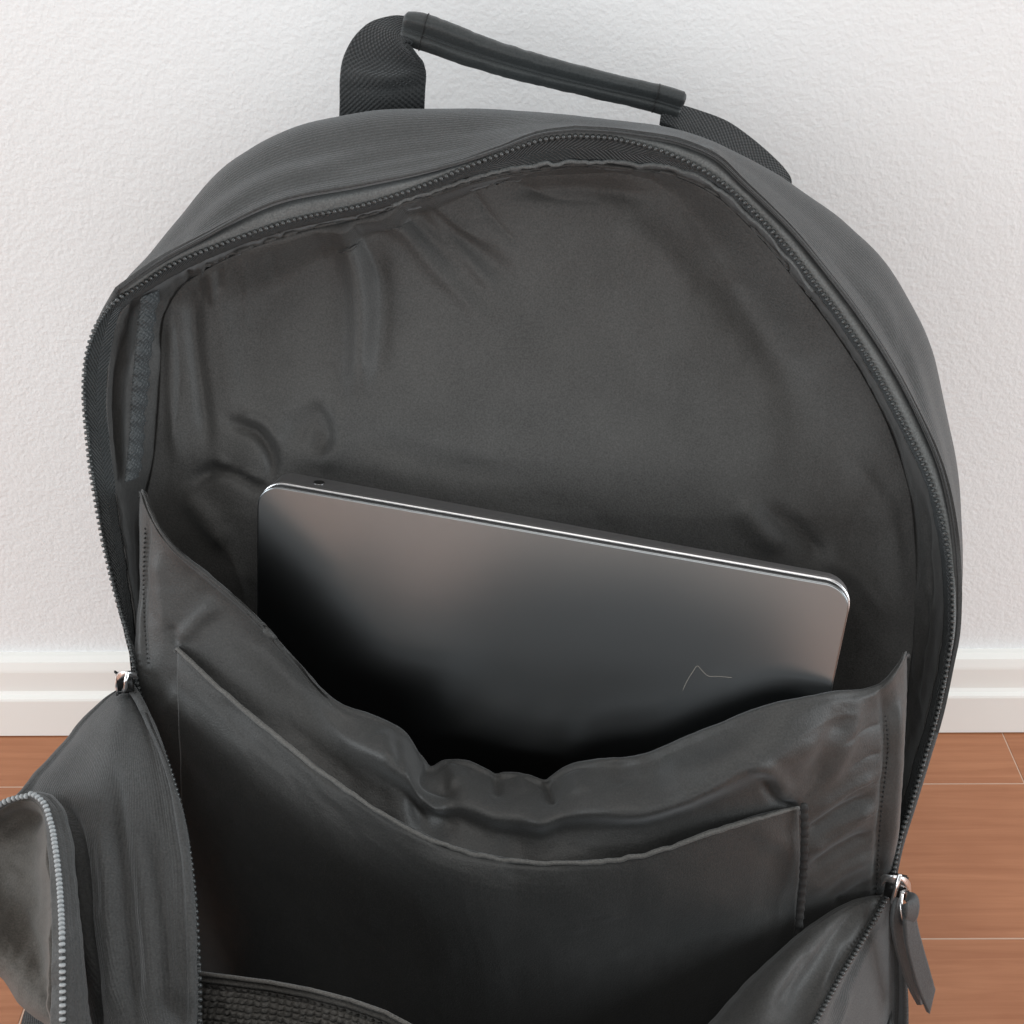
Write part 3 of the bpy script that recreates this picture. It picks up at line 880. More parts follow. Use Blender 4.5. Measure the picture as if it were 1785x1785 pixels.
# dark ribbed strip along the right end of the slip pocket
tp = cr([(1402, 1402, -.2890), (1403, 1460, -.2905), (1400, 1530, -.2920), (1394, 1600, -.2940), (1388, 1680, -.296)], 60)
Gtp = np.zeros((60, 7, 3))
uu = np.linspace(-1, 1, 7)
Gtp[..., 0] = tp[:, :1] + uu[None] * 7
Gtp[..., 1] = tp[:, 1:2]
Gtp[..., 2] = tp[:, 2:] + 0.0005 * uu[None]**2
sheet('seam_strip', Gtp, M_STITCH, sleeve, thick=0.0008, extra=lambda G, Wd: 0.0004 * np.sin(G[..., 1] * 0.9))
# stitches along the right side of the sleeve
def stitches(name, pts, n, parent, mat=M_STITCH, r=0.0004, ln=0.55):
    c = P3(cr(pts, n * 4))
    V, Fc = [], []
    a = np.linspace(0, 2 * np.pi, 6, endpoint=False)
    for i in range(n):
        p, q = c[4 * i], c[min(4 * i + 3, len(c) - 1)]
        d = (q - p) * ln
        t = d / max(np.linalg.norm(d), 1e-9)
        nn = np.cross(t, [0, -1, 0.3]); nn /= np.linalg.norm(nn)
        bb = np.cross(nn, t)
        k = len(V)
        for s, rr in ((0, .4), (.25, 1), (.75, 1), (1, .4)):
            for th in a:
                V.append(p + d * s + rr * r * (math.cos(th) * nn + math.sin(th) * bb))
        for ii in range(3):
            for j in range(6):
                Fc.append((k + ii * 6 + j, k + ii * 6 + (j + 1) % 6, k + (ii + 1) * 6 + (j + 1) % 6, k + (ii + 1) * 6 + j))
    o = new_obj(name, mesh_from(name, V, Fc), mat, parent)
    o['kind'] = 'stuff'
    return o
def on_grid(G, pts, dY):
    """Depth of the panel grid under photo positions, a little proud of it."""
    px, py, Y = G[..., 0].ravel(), G[..., 1].ravel(), G[..., 2].ravel()
    out = []
    for x, y in pts:
        i = np.argmin((px - x)**2 + (py - y)**2)
        out.append((x, y, Y[i] + dY))
    return out
stitches('stitching', on_grid(Gsl[25:], [(1533, 1198), (1542, 1240), (1548, 1300), (1544, 1350), (1538, 1400), (1533, 1460), (1530, 1520), (1527, 1580)], .0012), 46, sleeve)
stitches('stitching', on_grid(Gsl[25:], [(253, 920), (250, 1000), (252, 1090), (258, 1160)], -.0002), 30, sleeve)

# ------------------------------------------------------------------ front flap hanging forward
FL = [(226, 1192, -.247), (245, 1222, -.254), (264, 1262, -.264), (290, 1330, -.281), (313, 1410, -.299), (328, 1490, -.316), (337, 1570, -.332), (342, 1650, -.346), (345, 1730, -.359), (345, 1790, -.369), (345, 1814, -.381), (346, 1842, -.397)]
LS = [(206, 1203, -.243), (186, 1218, -.245), (150, 1254, -.249), (110, 1300, -.254), (70, 1344, -.259), (40, 1374, -.264), (5, 1400, -.270), (-8, 1440, -.276), (6, 1500, -.284), (40, 1625, -.299), (92, 1770, -.316), (120, 1900, -.33)]
LSb = [(236, 1212, -.236), (226, 1240, -.234), (205, 1285, -.232), (175, 1335, -.232), (145, 1385, -.234), (120, 1425, -.236), (105, 1465, -.240), (105, 1520, -.248), (115, 1590, -.255), (135, 1680, -.265), (160, 1790, -.28), (180, 1920, -.29)]
def nearer(a, d=.026):
    a = np.array(a, float)
    a[:, 2] -= d * np.clip((a[:, 1] - 1350) / 300, 0, 1)
    return a
LS = nearer(LS, .018)
A0, A1 = np.array(FL), np.array(LS)
def mixr(k, dY):
    m = A0 * (1 - k) + A1 * k
    m[:, 2] += dY * np.interp(np.arange(len(m)), [0, 3, 11], [0.1, 1, 1])
    return m
def same(row, ref, n):
    """Resample a row at the stations of a reference row."""
    r = np.asarray(ref, float)
    c = np.concatenate([[0], np.cumsum(np.linalg.norm(np.diff(r * [1, 1, 3000.0], axis=0), axis=1))])
    return herm(np.asarray(row, float), c / c[-1], np.linspace(0, 1, n))
FLu = np.array(FL); FLu[:, 0] += 2; FLu[:, 2] += 0.007
Gf = herm(np.stack([same(q, FL, 220) for q in (FLu, FL, mixr(.12, -.0035), mixr(.3, -.008), mixr(.55, -.012), mixr(.8, -.009), mixr(.95, -.004), LS, LSb)]),
          np.array([0, .03, .12, .3, .52, .74, .88, .94, 1.0]), np.concatenate([np.linspace(0, .12, 16)[:-1], np.linspace(.12, 1, 130)]))
flap_strokes = [([(0, 1420), (25, 1480), (45, 1580), (75, 1720), (90, 1850)], 46, -16.0),([(85, 1386), (122, 1416), (138, 1480), (146, 1570), (156, 1670), (172, 1800)], 9, -6.0),
    ([(198, 1340), (206, 1400), (216, 1480), (226, 1580), (236, 1680), (240, 1800)], 13, -3.0), ([(172, 1400), (182, 1500), (192, 1620), (200, 1800)], 17, 2.2), ([(232, 1400), (246, 1520), (262, 1650), (272, 1800)], 18, 1.6),
    ([(262, 1450), (276, 1530), (290, 1620), (298, 1760)], 9, -1.6), ([(272, 1440), (285, 1500), (292, 1560)], 8, -1.0),
    ([(232, 1214), (262, 1280), (288, 1360), (305, 1450), (316, 1560), (320, 1700), (320, 1800)], 5, -1.7), ([(246, 1218), (277, 1290), (300, 1370), (318, 1460), (330, 1580), (334, 1700), (334, 1800)], 7, 0.9),
    ([(158, 1460), (168, 1540), (176, 1600)], 9, -0.9), ([(40, 1375), (110, 1330), (170, 1260)], 18, 1.0)]
flap, _ = sheet('front_flap', Gf, M_SHELL, bag, flap_strokes, noise=0.5, nscale=90, thick=0.0016, seed=18)
fz = cr(FL, 300)
Fw = P3(fz) + [0.0002, 0, -.0006]
inw2 = np.tile(np.array([1.0, 0.2, -0.1]), (300, 1))
teeth('zipper_teeth', Fw, inw2, M_TOOTH, flap)
st = cr([(243, 1222, -.2535), (268, 1278, -.263), (292, 1350, -.2755), (308, 1430, -.288), (319, 1520, -.302), (324, 1620, -.317), (326, 1720, -.330), (327, 1800, -.339)], 10)

# unseen curtain below the flap's left edge, added to block floor reflections
cu = P3(cr(FL, 80)[24:]) + [-.004, .002, -.001]
cb = cu.copy(); cb[:, 2] = np.linspace(.10, .06, len(cu)); cb[:, 0] -= .004
cb[:, 1] = np.maximum(cb[:, 1], -.330)
Wc = cu[None] * (1 - np.linspace(0, 1, 20))[:, None, None] + cb[None] * np.linspace(0, 1, 20)[:, None, None]
o = new_obj('flap_side_curtain', mesh_from('flap_side_curtain', Wc, grid_faces(20, len(cu)), grid_uv(Wc)), M_LINING, flap)
o.modifiers.new('thickness', 'SOLIDIFY').thickness = 0.001

# right of the opening: flap lining inside, zipper edge, outer gusset
FR = [(1549, 1556, -.275), (1534, 1584, -.281), (1515, 1618, -.289), (1492, 1656, -.299), (1468, 1695, -.309), (1442, 1742, -.321), (1416, 1790, -.334), (1404, 1816, -.350), (1390, 1842, -.378)]
KR = [(1541, 1557, -.272), (1508, 1564, -.277), (1470, 1580, -.283), (1428, 1606, -.291), (1385, 1640, -.300), (1340, 1682, -.309), (1292, 1730, -.319), (1244, 1786, -.329), (1180, 1860, -.345)]
KB = [(1541, 1575, -.262), (1512, 1610, -.262), (1482, 1650, -.264), (1446, 1690, -.268), (1405, 1735, -.273), (1362, 1785, -.279), (1320, 1840, -.286), (1280, 1900, -.292), (1230, 1990, -.30)]
a0, a1 = np.array(KR, float), np.array(FR, float)
def mr2(k, dY):
    m = a0 * (1 - k) + a1 * k
    m[:, 2] += dY * np.linspace(0.1, 1, len(m))
    return m
FRi = a1.copy(); FRi[:, 0] -= 3; FRi[:, 2] += 0.0012
Gfl = herm(np.stack([cr(q, 140) for q in (KB, mr2(-.03, .010), KR, mr2(.12, -.004), mr2(.4, -.005), mr2(.75, .001), FRi)]), np.array([0, .14, .22, .32, .55, .82, 1.0]), np.linspace(0, 1, 90))
sheet('flap_lining', Gfl, M_LINING, flap, [([(1500, 1580), (1440, 1660), (1380, 1760)], 16, -2.6), ([(1520, 1570), (1470, 1650), (1430, 1730)], 10, 1.6), ([(1440, 1625), (1370, 1700), (1310, 1785)], 22, 1.8), ([(1410, 1660), (1350, 1760)], 12, -1.8), ([(1478, 1640), (1440, 1720)], 8, -1.6)],
      noise=0.4, nscale=70, thick=0.001, seed=22)
GO = [(1553, 1560, -.271), (1556, 1590, -.266), (1563, 1625, -.264), (1569, 1660, -.263), (1574, 1700, -.263), (1578, 1745, -.264), (1580, 1790, -.265), (1580, 1840, -.267), (1578, 1920, -.27)]
GOb = [(1549, 1560, -.240), (1552, 1590, -.215), (1558, 1625, -.20), (1562, 1660, -.195), (1566, 1700, -.192), (1570, 1745, -.19), (1572, 1790, -.19), (1570, 1840, -.19), (1568, 1920, -.19)]
b1 = np.array(GO, float)
def mr3(k, dY):
    m = a1 * (1 - k) + b1 * k
    m[:, 2] += dY * np.linspace(0.05, 1, len(m))
    return m
Gg = herm(np.stack([cr(q, 140) for q in (mr3(.0, .001), mr3(.10, -.0015), mr3(.18, -.001), mr3(.30, -.005), mr3(.55, -.010), mr3(.85, -.007), GO, GOb)]), np.array([0, .10, .17, .27, .5, .78, .9, 1.0]), np.linspace(0, 1, 90))
sheet('flap_gusset', Gg, M_SHELL, flap, [([(1536, 1600), (1490, 1690), (1440, 1785)], 5, -1.6), ([(1480, 1730), (1455, 1800)], 6, 1.0)], noise=0.3, nscale=80, thick=0.0014, seed=24)
rz = cr(FR, 200)
teeth('zipper_teeth', P3(rz) + [0, -.0004, .0003], np.tile(np.array([-1.0, 0.1, -0.3]), (200, 1)), M_TOOTH, flap)

# front panel of the flap, standing forward unseen, raised to keep light off pocket and lid
fp0 = np.array([(346, 1840, -.393), (430, 1850, -.402), (560, 1858, -.404), (750, 1862, -.408), (950, 1862, -.408), (1130, 1858, -.404), (1290, 1852, -.400), (1388, 1842, -.374)])
fp1 = fp0.copy(); fp1[:, 1] = [1850, 1885, 1905, 1912, 1912, 1905, 1885, 1860]; fp1[:, 2] -= [0, .006, .008, .010, .010, .008, .006, 0]
fp2 = fp0.copy(); fp2[:, 1] = [1960, 1985, 1995, 2000, 2000, 1995, 1985, 1965]; fp2[:, 2] = [-.335, -.352, -.366, -.37, -.37, -.366, -.352, -.33]
fp3 = fp0.copy(); fp3[:, 0] = np.interp(fp0[:, 0], [350, 1385], [300, 1500]); fp3[:, 1] = [2040, 2050, 2060, 2060, 2060, 2060, 2050, 2040]; fp3[:, 2] = -.338
Gfp = herm(np.stack([cr(q, 120) for q in (fp0, fp1, fp2, fp3)]), np.array([0, .3, .7, 1.0]), np.linspace(0, 1, 40))
sheet('flap_panel', Gfp, M_LINING, flap, noise=1.0, nscale=60, thick=0.004, seed=41)

# mesh pocket at the bottom of the flap's inside
ME = [(334, 1694, -.340), (400, 1702, -.344), (470, 1711, -.347), (540, 1724, -.350), (610, 1742, -.353), (670, 1763, -.356), (725, 1792, -.360), (800, 1840, -.366)]
me0 = np.array(ME, float)
mb = me0.copy(); mb[:, 1] += 6; mb[:, 2] += .008
m2_ = me0.copy(); m2_[:, 1] += 18; m2_[:, 2] -= .002
m3_ = me0.copy(); m3_[:, 1] += 140; m3_[:, 2] -= .012
Gm = herm(np.stack([cr(q, 260) for q in (mb, me0, m2_, m3_)]), np.array([0, .06, .18, 1]), np.linspace(0, 1, 110))
def mesh_relief(G, Wd):
    x, y = G[..., 0], G[..., 1]
    e = y - np.interp(x, me0[:, 0], me0[:, 1])
    body = np.clip((e - 17) / 6, 0, 1)
    xx = x + 2 * fbm(x / 30, y / 30, 3) + 0.15 * e
    yy = e + 1.5 * fbm(x / 35, y / 25, 6)
    cells = np.maximum(np.sin(xx * np.pi / 13)**8, np.sin(yy * np.pi / 11)**8)
    return -0.0011 * cells * body + 0.0009 * np.sin(e * 2 * np.pi / 9) * (1 - body) + 0.0004 * fbm(x / 12, y / 12, 4) * body
sheet('mesh_pocket', Gm, M_MESH, flap, thick=0.0008, extra=mesh_relief)

# front pocket on the flap, its zipper open at the left edge of the picture
PZ = [(-60, 1452, -.292), (-25, 1418, -.292), (4, 1399, -.293), (30, 1389, -.294), (54, 1386, -.296), (74, 1398, -.299), (88, 1432, -.304), (97, 1480, -.312), (103, 1530, -.319), (107, 1590, -.328), (109, 1650, -.336), (110, 1720, -.344), (110, 1800, -.353), (112, 1900, -.362)]
PG = [(-40, 1446, -.288), (-5, 1412, -.288), (25, 1393, -.289), (55, 1381, -.290), (88, 1386, -.292), (112, 1412, -.296), (124, 1448, -.301), (131, 1495, -.308), (135, 1545, -.315), (140, 1600, -.322), (146, 1655, -.329), (152, 1722, -.337), (162, 1800, -.346), (172, 1900, -.355)]
PZ, PG = nearer(PZ), nearer(PG)
pz, pg = PZ.copy(), PG.copy()
pgu = pg.copy(); pgu[:, 2] += .010; pgu[:, 0] -= 1
pm = 0.5 * (pz + pg); pm[:, 2] -= .0015
Gpb = herm(np.stack([cr(q, 220) for q in (pgu, pg, pm, pz)]), np.array([0, .2, .6, 1.0]), np.linspace(0, 1, 24))
pocket, _ = sheet('front_pocket', Gpb, M_SHELL, bag, noise=0.3, nscale=40, thick=0.001, seed=27)
teeth('zipper_teeth', P3(cr(PZ, 320)), np.tile(np.array([-1.0, 0.1, 0.0]), (320, 1)), M_TOOTH_L, pocket, pitch=0.0019, size=(0.00062, 0.0010, 0.0008), lift=0.0004)
pi1 = pz.copy(); pi1[:, 0] -= np.interp(np.arange(14), [0, 4, 7, 13], [0, 2, 14, 24]); pi1[:, 1] += np.interp(np.arange(14), [0, 4, 6, 13], [7, 7, 3, 0]); pi1[:, 2] += .0008
Gpi = herm(np.stack([cr(q, 220) for q in (pz, 0.5 * (pz + pi1), pi1)]), np.array([0, .5, 1.0]), np.linspace(0, 1, 12))
sheet('pocket_tape', Gpi, M_LINING, pocket, noise=0.2, nscale=25, thick=0.0008, seed=28)
# pocket panel falling away to the left
pe = np.array([(-70, 1600, -.300), (-60, 1640, -.302), (-40, 1668, -.304), (-20, 1690, -.306), (0, 1708, -.308), (20, 1728, -.311), (38, 1748, -.314), (52, 1764, -.317), (66, 1778, -.320), (82, 1795, -.324), (100, 1820, -.330), (112, 1850, -.338), (118, 1890, -.345), (120, 1930, -.35)])
pe = nearer(pe, .02)
pi2 = pi1.copy(); pi2[:, 2] += .0035; pi2[:, 0] -= np.interp(np.arange(14), [0, 5, 8, 13], [2, 4, 3, 2]); pi2[:, 1] += np.interp(np.arange(14), [0, 5, 7, 13], [30, 26, 8, 0])
pmid = 0.5 * (pi2 + pe); pmid[:, 2] -= .003
peb = pe.copy(); peb[:, 2] += .02; peb[:, 0] += 8
Gpp = herm(np.stack([cr(q, 160) for q in (pi1 + [0, 0, .001], pi2, pmid, pe, peb)]), np.array([0, .1, .55, .93, 1.0]), np.linspace(0, 1, 80))
sheet('pocket_panel', Gpp, fabric('pocket_cloth', (0.066, 0.060, 0.053), rough=0.75, sheen=0.12, spec=0.22, bump=0.35), pocket, [([(0, 1450), (40, 1428), (72, 1436)], 16, -3.0)], noise=0.8, nscale=50, thick=0.0016, seed=29)

# lower body down to the floor
rings = []
for z, hx, yf, yb in ((0.0, .150, -.325, -.10), (.012, .160, -.338, -.092), (.04, .166, -.342, -.090), (.075, .166, -.340, -.088), (.11, .160, -.325, -.086)):
    a = np.linspace(0, 2 * np.pi, 96, endpoint=False)
    c, s = np.cos(a), np.sin(a)
    p = 0.42
    x = hx * np.sign(c) * np.abs(c)**p
    y = (yf + yb) / 2 + (yf - yb) / 2 * np.sign(s) * np.abs(s)**p
    rings.append(np.stack([x, y, np.full_like(x, z)], -1))
rings = herm(np.stack(rings), np.array([0, .15, .4, .7, 1.0]), np.linspace(0, 1, 24))
Vb = rings.reshape(-1, 3)
Vb = np.vstack([Vb, [[0, -.21, 0.0005]]])
me = bpy.data.meshes.new('lower_body')
fl = [tuple(f) for f in grid_faces(24, 96, True).tolist()] + [(len(Vb) - 1, (j + 1) % 96, j) for j in range(96)]
me.from_pydata(Vb.tolist(), [], fl)
me.polygons.foreach_set('use_smooth', np.full(len(me.polygons), True))
me.update()
lb = new_obj('lower_body', me, M_SHELL, bag)
lb.modifiers.new('thickness', 'SOLIDIFY').thickness = 0.0016

# lower sides of the shell, from the ends of the zipper down to the base
for side_i, sx_ in ((0, -1), (-1, 1)):
    top_ = P3(np.stack([r[side_i] for r in (back_seam, crest_b, s_, mid, mid2, g_)]))
    bot_ = np.stack([np.full(6, sx_ * .163), np.interp(np.arange(6), [0, 5], [-.10, -.30]), np.full(6, .05)], -1)
    mid_ = 0.5 * (top_ + bot_) + [sx_ * .004, 0, 0]
    Wp = herm(np.stack([cr(q, 30, 1.0) for q in (top_, mid_, bot_)]), np.array([0, .5, 1.0]), np.linspace(0, 1, 24))
    o = new_obj('side_panel', mesh_from('side_panel', Wp, grid_faces(24, 30), grid_uv(Wp)), M_SHELL, bag)
    o.modifiers.new('thickness', 'SOLIDIFY').thickness = 0.0016

# shoulder strap end lying behind the flap
sp = np.array([(-.205, -.235, .0035), (-.185, -.25, .004), (-.172, -.262, .006), (-.160, -.275, .010)])
def ribbon(name, C, wv, th, mat, parent, n=60, m=7):
    C = cr(np.asarray(C, float), n, 1.0)
    wv = cr(np.asarray(wv, float), n, 1.0)
    u = np.linspace(-1, 1, m)
    Wd = C[:, None] + u[None, :, None] * wv[:, None]
    o = new_obj(name, mesh_from(name, Wd, grid_faces(n, m), grid_uv(Wd)), mat, parent)
    md = o.modifiers.new('thickness', 'SOLIDIFY')
    md.thickness = th
    md.offset = 0
    return o, Wd

ribbon('shoulder_strap', [(-.150, -.19, .10), (-.185, -.222, .088), (-.212, -.25, .062), (-.224, -.266, .022), (-.236, -.285, .003), (-.25, -.31, .002)], [(.009, -.010, -.002)] * 6, 0.003, M_WEB, bag)

# ------------------------------------------------------------------ carry handle
hw_rows = [  # left webbing, foot to top: (left edge, middle, right edge)
    [(590, 232, -.104), (665, 226, -.108), (740, 222, -.104)],
    [(591, 205, -.103), (666, 200, -.108), (740, 196, -.104)],
    [(592, 175, -.102), (668, 170, -.108), (741, 164, -.104)],
    [(592, 140, -.100), (670, 142, -.107), (743, 132, -.103)],
    [(596, 108, -.094), (668, 124, -.103), (740, 116, -.103)],
    [(606, 82, -.088), (664, 104, -.098), (728, 104, -.104)],
    [(624, 56, -.086), (668, 76, -.096), (716, 90, -.104)],
    [(650, 36, -.086), (678, 54, -.095), (703, 78, -.103)],
    [(684, 27, -.088), (694, 48, -.094), (706, 70, -.102)],
    [(712, 28, -.089), (716, 48, -.094), (722, 74, -.100)]]
Gh = loft(hw_rows, 40, 90)
grip_path = cr([(702, 46, -.096), (735, 56, -.097), (800, 80, -.098), (880, 106, -.099), (960, 128, -.099), (1040, 148, -.099), (1110, 164, -.100), (1150, 174, -.101), (1188, 186, -.101)], 120)
gw = P3(grip_path)
gT = frames(gw)
view = CAM - gw
view /= np.linalg.norm(view, axis=1, keepdims=True)
upv = np.cross(view, gT); upv /= np.linalg.norm(upv, axis=1, keepdims=True)
upv *= np.sign(upv[:, 2:3])
fw = np.cross(gT, upv); fw *= np.sign(np.sum(fw * view, axis=1, keepdims=True))
s = np.linspace(0, 1, 120)
hh = np.interp(s, [0, .03, .1, .3, .6, .85, 1], [.0058, .0068, .0070, .0064, .0056, .0054, .0056])  # half height
# folded profile: rounded top roll, groove, second roll, hanging lip
prof_g = [(-.95, -.10), (-.70, .34), (-.42, .52), (-.24, .44), (-.15, .62), (-.06, .46), (.12, .72), (.40, .98), (.70, .95), (.92, .60), (1.0, .08), (.90, -.40), (.6, -.62), (.1, -.55), (-.4, -.45), (-.85, -.38)]
pg_ = np.array(prof_g + [prof_g[0]], float)
pgc = herm(pg_, np.linspace(0, 1, len(pg_)), np.linspace(0, 1, 65))[:-1]
rad = hh[:, None, None] * (pgc[None, :, :1] * upv[:, None] + 0.78 * pgc[None, :, 1:] * fw[:, None])
wob = 1 + 0.05 * fbm(s[:, None] * 14 + 0 * pgc[None, :, 0], 0 * s[:, None] + pgc[None, :, 0] * 1.5, 50)
tap = np.ones(120)
tap[0], tap[-1] = .82, .86
Vg = gw[:, None] + rad * wob[..., None] * tap[:, None, None]
Vgl = np.vstack([Vg.reshape(-1, 3), gw[:1], gw[-1:]])
fcs = [tuple(f) for f in grid_faces(120, 64, True).tolist()]
for j in range(64):
    fcs.append((len(Vgl) - 2, j, (j + 1) % 64))
    fcs.append((len(Vgl) - 1, 119 * 64 + (j + 1) % 64, 119 * 64 + j))
me = bpy.data.meshes.new('carry_handle')
me.from_pydata(Vgl.tolist(), [], fcs)
me.polygons.foreach_set('use_smooth', np.full(len(me.polygons), True))
me.update()
handle = new_obj('carry_handle', me, M_GRIP, bag)
# stitched bands at both ends of the grip
for k in (9, 108):
    ring = gw[k] + 1.03 * hh[k] * (pgc[:, :1] * upv[k] + 0.78 * pgc[:, 1:] * fw[k])
    ring = np.vstack([ring, ring[:1]])
    new_obj('grip_stitch', tube_mesh('grip_stitch', ring, 0.00022, 5, cap=False), M_STITCH, handle)
web1, _ = sheet('webbing', Gh, M_WEB, handle, [([(600, 150), (670, 156), (738, 146)], 9, -1.2), ([(610, 125), (668, 138), (735, 128)], 9, 1.2)], thick=0.0018)
hr_rows = [  # right webbing: (upper edge, middle, lower edge)
    [(1160, 176, -.098), (1156, 192, -.102), (1150, 212, -.106)],
    [(1186, 182, -.096), (1182, 202, -.102), (1176, 222, -.108)],
    [(1222, 193, -.092), (1214, 216, -.100), (1206, 240, -.108)],
    [(1268, 211, -.089), (1256, 234, -.098), (1246, 258, -.107)],
    [(1310, 240, -.088), (1296, 260, -.097), (1284, 282, -.106)],
    [(1345, 270, -.089), (1330, 286, -.097), (1318, 304, -.105)],
    [(1370, 296, -.092), (1356, 306, -.099), (1344, 320, -.105)],
    [(1380, 314, -.098), (1368, 324, -.102), (1356, 336, -.106)],
    [(1378, 334, -.104), (1366, 342, -.106), (1354, 352, -.108)]]
Ghr = loft(hr_rows, 30, 90)
sheet('webbing', Ghr, M_WEB, handle, thick=0.0022)

# ------------------------------------------------------------------ zipper sliders
import bmesh
def bm_obj(name, bm, mat, parent, smooth=True, sub=0):
    me = bpy.data.meshes.new(name)
    bm.to_mesh(me)
    bm.free()
    me.polygons.foreach_set('use_smooth', np.full(len(me.polygons), smooth))
    o = new_obj(name, me, mat, parent)
    return o

def plate(bm, c, ax, ay, az, sx, sy, sz, bev=0.0006):
    r = bmesh.ops.create_cube(bm, size=1)
    M = Matrix((Vector(ax), Vector(ay), Vector(az))).transposed()
    for v in r['verts']:
        v.co = Vector(c) + M @ Vector((v.co.x * sx, v.co.y * sy, v.co.z * sz))
    es = list({e for v in r['verts'] for e in v.link_edges})
    bmesh.ops.bevel(bm, geom=es, offset=bev, segments=2, affect='EDGES')

def basis(ax, az):
    ax = np.array(ax, float); ax /= np.linalg.norm(ax)
    az = np.array(az, float); az -= ax * np.dot(az, ax); az /= np.linalg.norm(az)
    return ax, np.cross(az, ax), az

def tube_obj(name, C, r, mat, parent, ns=10, n=60):
    return new_obj(name, tube_mesh(name, cr(np.asarray(C, float), n, 1.0), r, ns), mat, parent)

# right slider
sc = P(1562, 1545, -.276)
ax, ay, az = basis(P(1570, 1490, -.268) - P(1556, 1580, -.282), CAM - sc)
bm = bmesh.new()
plate(bm, sc - 0.0018 * az, ax, ay, az, .0100, .0082, .0014)
plate(bm, sc + 0.0018 * az, ax, ay, az, .0092, .0078, .0013)
plate(bm, sc + 0.0026 * ax, ax, ay, az, .0030, .0022, .0040, .0003)
slR = bm_obj('zipper_slider', bm, M_BLACK, bag)
# bright wrap-round bridge
tube = []
br = cr([(1536, 1537, -.2795), (1541, 1531, -.2815), (1552, 1532, -.2835), (1566, 1535, -.2845), (1580, 1540, -.2835), (1588, 1550, -.281), (1588, 1562, -.278)], 50)
Gbr = np.zeros((50, 7, 3))
u7 = np.linspace(-1, 1, 7)
wbr = np.interp(np.linspace(0, 1, 50), [0, .2, .5, .8, 1], [8, 7, 9, 11, 10])
Gbr[..., 0] = br[:, :1] + u7[None] * 1.0
Gbr[..., 1] = br[:, 1:2] + u7[None] * wbr[:, None]
Gbr[..., 2] = br[:, 2:] + 0.0008 * u7[None]**2
sheet('slider_bridge', Gbr, M_SILVER, slR, thick=0.0009)
tube_obj('slider_pin', P3([(1569, 1524, -.2840), (1563, 1545, -.2865), (1558, 1562, -.2860), (1556, 1573, -.283)]), 0.0008, M_SILVER, slR)
# ring holding the pull
ringp = [(1572, 1556, -.282), (1570, 1575, -.285), (1572, 1595, -.287), (1577, 1608, -.287), (1585, 1616, -.285), (1590, 1618, -.282), (1591, 1605, -.279), (1590, 1585, -.277), (1586, 1565, -.277), (1578, 1554, -.279), (1572, 1556, -.282)]
tube_obj('slider_ring', P3(ringp), 0.00085, M_SILVER, slR)
# leather pull: two long tails under a loop
def tail(pts, w, name, seed, cut=0.0):
    c = cr(np.array(pts, float), 70)
    m = 11
    u = np.linspace(-1, 1, m)
    G = np.zeros((70, m, 3))
    ww = np.interp(np.linspace(0, 1, 70), np.linspace(0, 1, len(w)), w)
    sl = np.gradient(c[:, :2], axis=0); sl /= np.linalg.norm(sl, axis=1, keepdims=True)
    nx, ny = -sl[:, 1], sl[:, 0]
    tt = np.linspace(0, 1, 70)
    skew = cut * np.clip((tt - .8) / .2, 0, 1)
    G[..., 0] = c[:, :1] + u[None] * (ww * nx)[:, None] + (u[None] * skew[:, None] * sl[:, :1])
    G[..., 1] = c[:, 1:2] + u[None] * (ww * ny)[:, None] + (u[None] * skew[:, None] * sl[:, 1:])
    G[..., 2] = c[:, 2:] + u[None] * -0.0022
    return sheet(name, G, M_PULL, slR, thick=0.0016, seed=seed)
tail([(1570, 1566, -.284), (1566, 1600, -.288), (1571, 1640, -.290), (1582, 1685, -.290), (1596, 1722, -.289), (1610, 1750, -.288)], [5, 8, 8, 7, 7, 5], 'pull_tab', 1)
tail([(1587, 1578, -.288), (1589, 1605, -.291), (1594, 1640, -.2925), (1605, 1685, -.2925), (1616, 1722, -.292), (1626, 1746, -.291)], [7, 10, 13, 14, 14, 13], 'pull_tab', 2, cut=18)
tail([(1580, 1562, -.2855), (1590, 1566, -.2895), (1592, 1585, -.2925), (1588, 1602, -.2925), (1583, 1608, -.291)], [8, 10, 11, 10, 8], 'pull_loop', 3)

# left slider
sc = P(228, 1188, -.250)
ax, ay, az = basis(P(231, 1150, -.244) - P(236, 1215, -.253), CAM - sc)
bm = bmesh.new()
plate(bm, sc - 0.0015 * az + 0.002 * ay, ax, ay, az, .0080, .0060, .0013)
plate(bm, sc + 0.0012 * az + 0.002 * ay, ax, ay, az, .0076, .0060, .0012)
slL = bm_obj('zipper_slider', bm, M_BLACK, bag)
br = cr([(239, 1179, -.2525), (230, 1176, -.2545), (220, 1175, -.2555), (210, 1177, -.2545), (203, 1183, -.252), (201, 1192, -.249), (205, 1202, -.247)], 50)
Gbr = np.zeros((50, 7, 3))
wbr = np.interp(np.linspace(0, 1, 50), [0, .3, .6, 1], [5, 5, 8, 7])
Gbr[..., 0] = br[:, :1]
Gbr[..., 1] = br[:, 1:2] + u7[None] * wbr[:, None]
Gbr[..., 2] = br[:, 2:] + 0.0006 * u7[None]**2
sheet('slider_bridge', Gbr, M_SILVER, slL, thick=0.0009)
tube_obj('slider_pin', P3([(223, 1171, -.2545), (220, 1185, -.2565), (219, 1197, -.256), (214, 1206, -.2535)]), 0.00075, M_SILVER, slL)

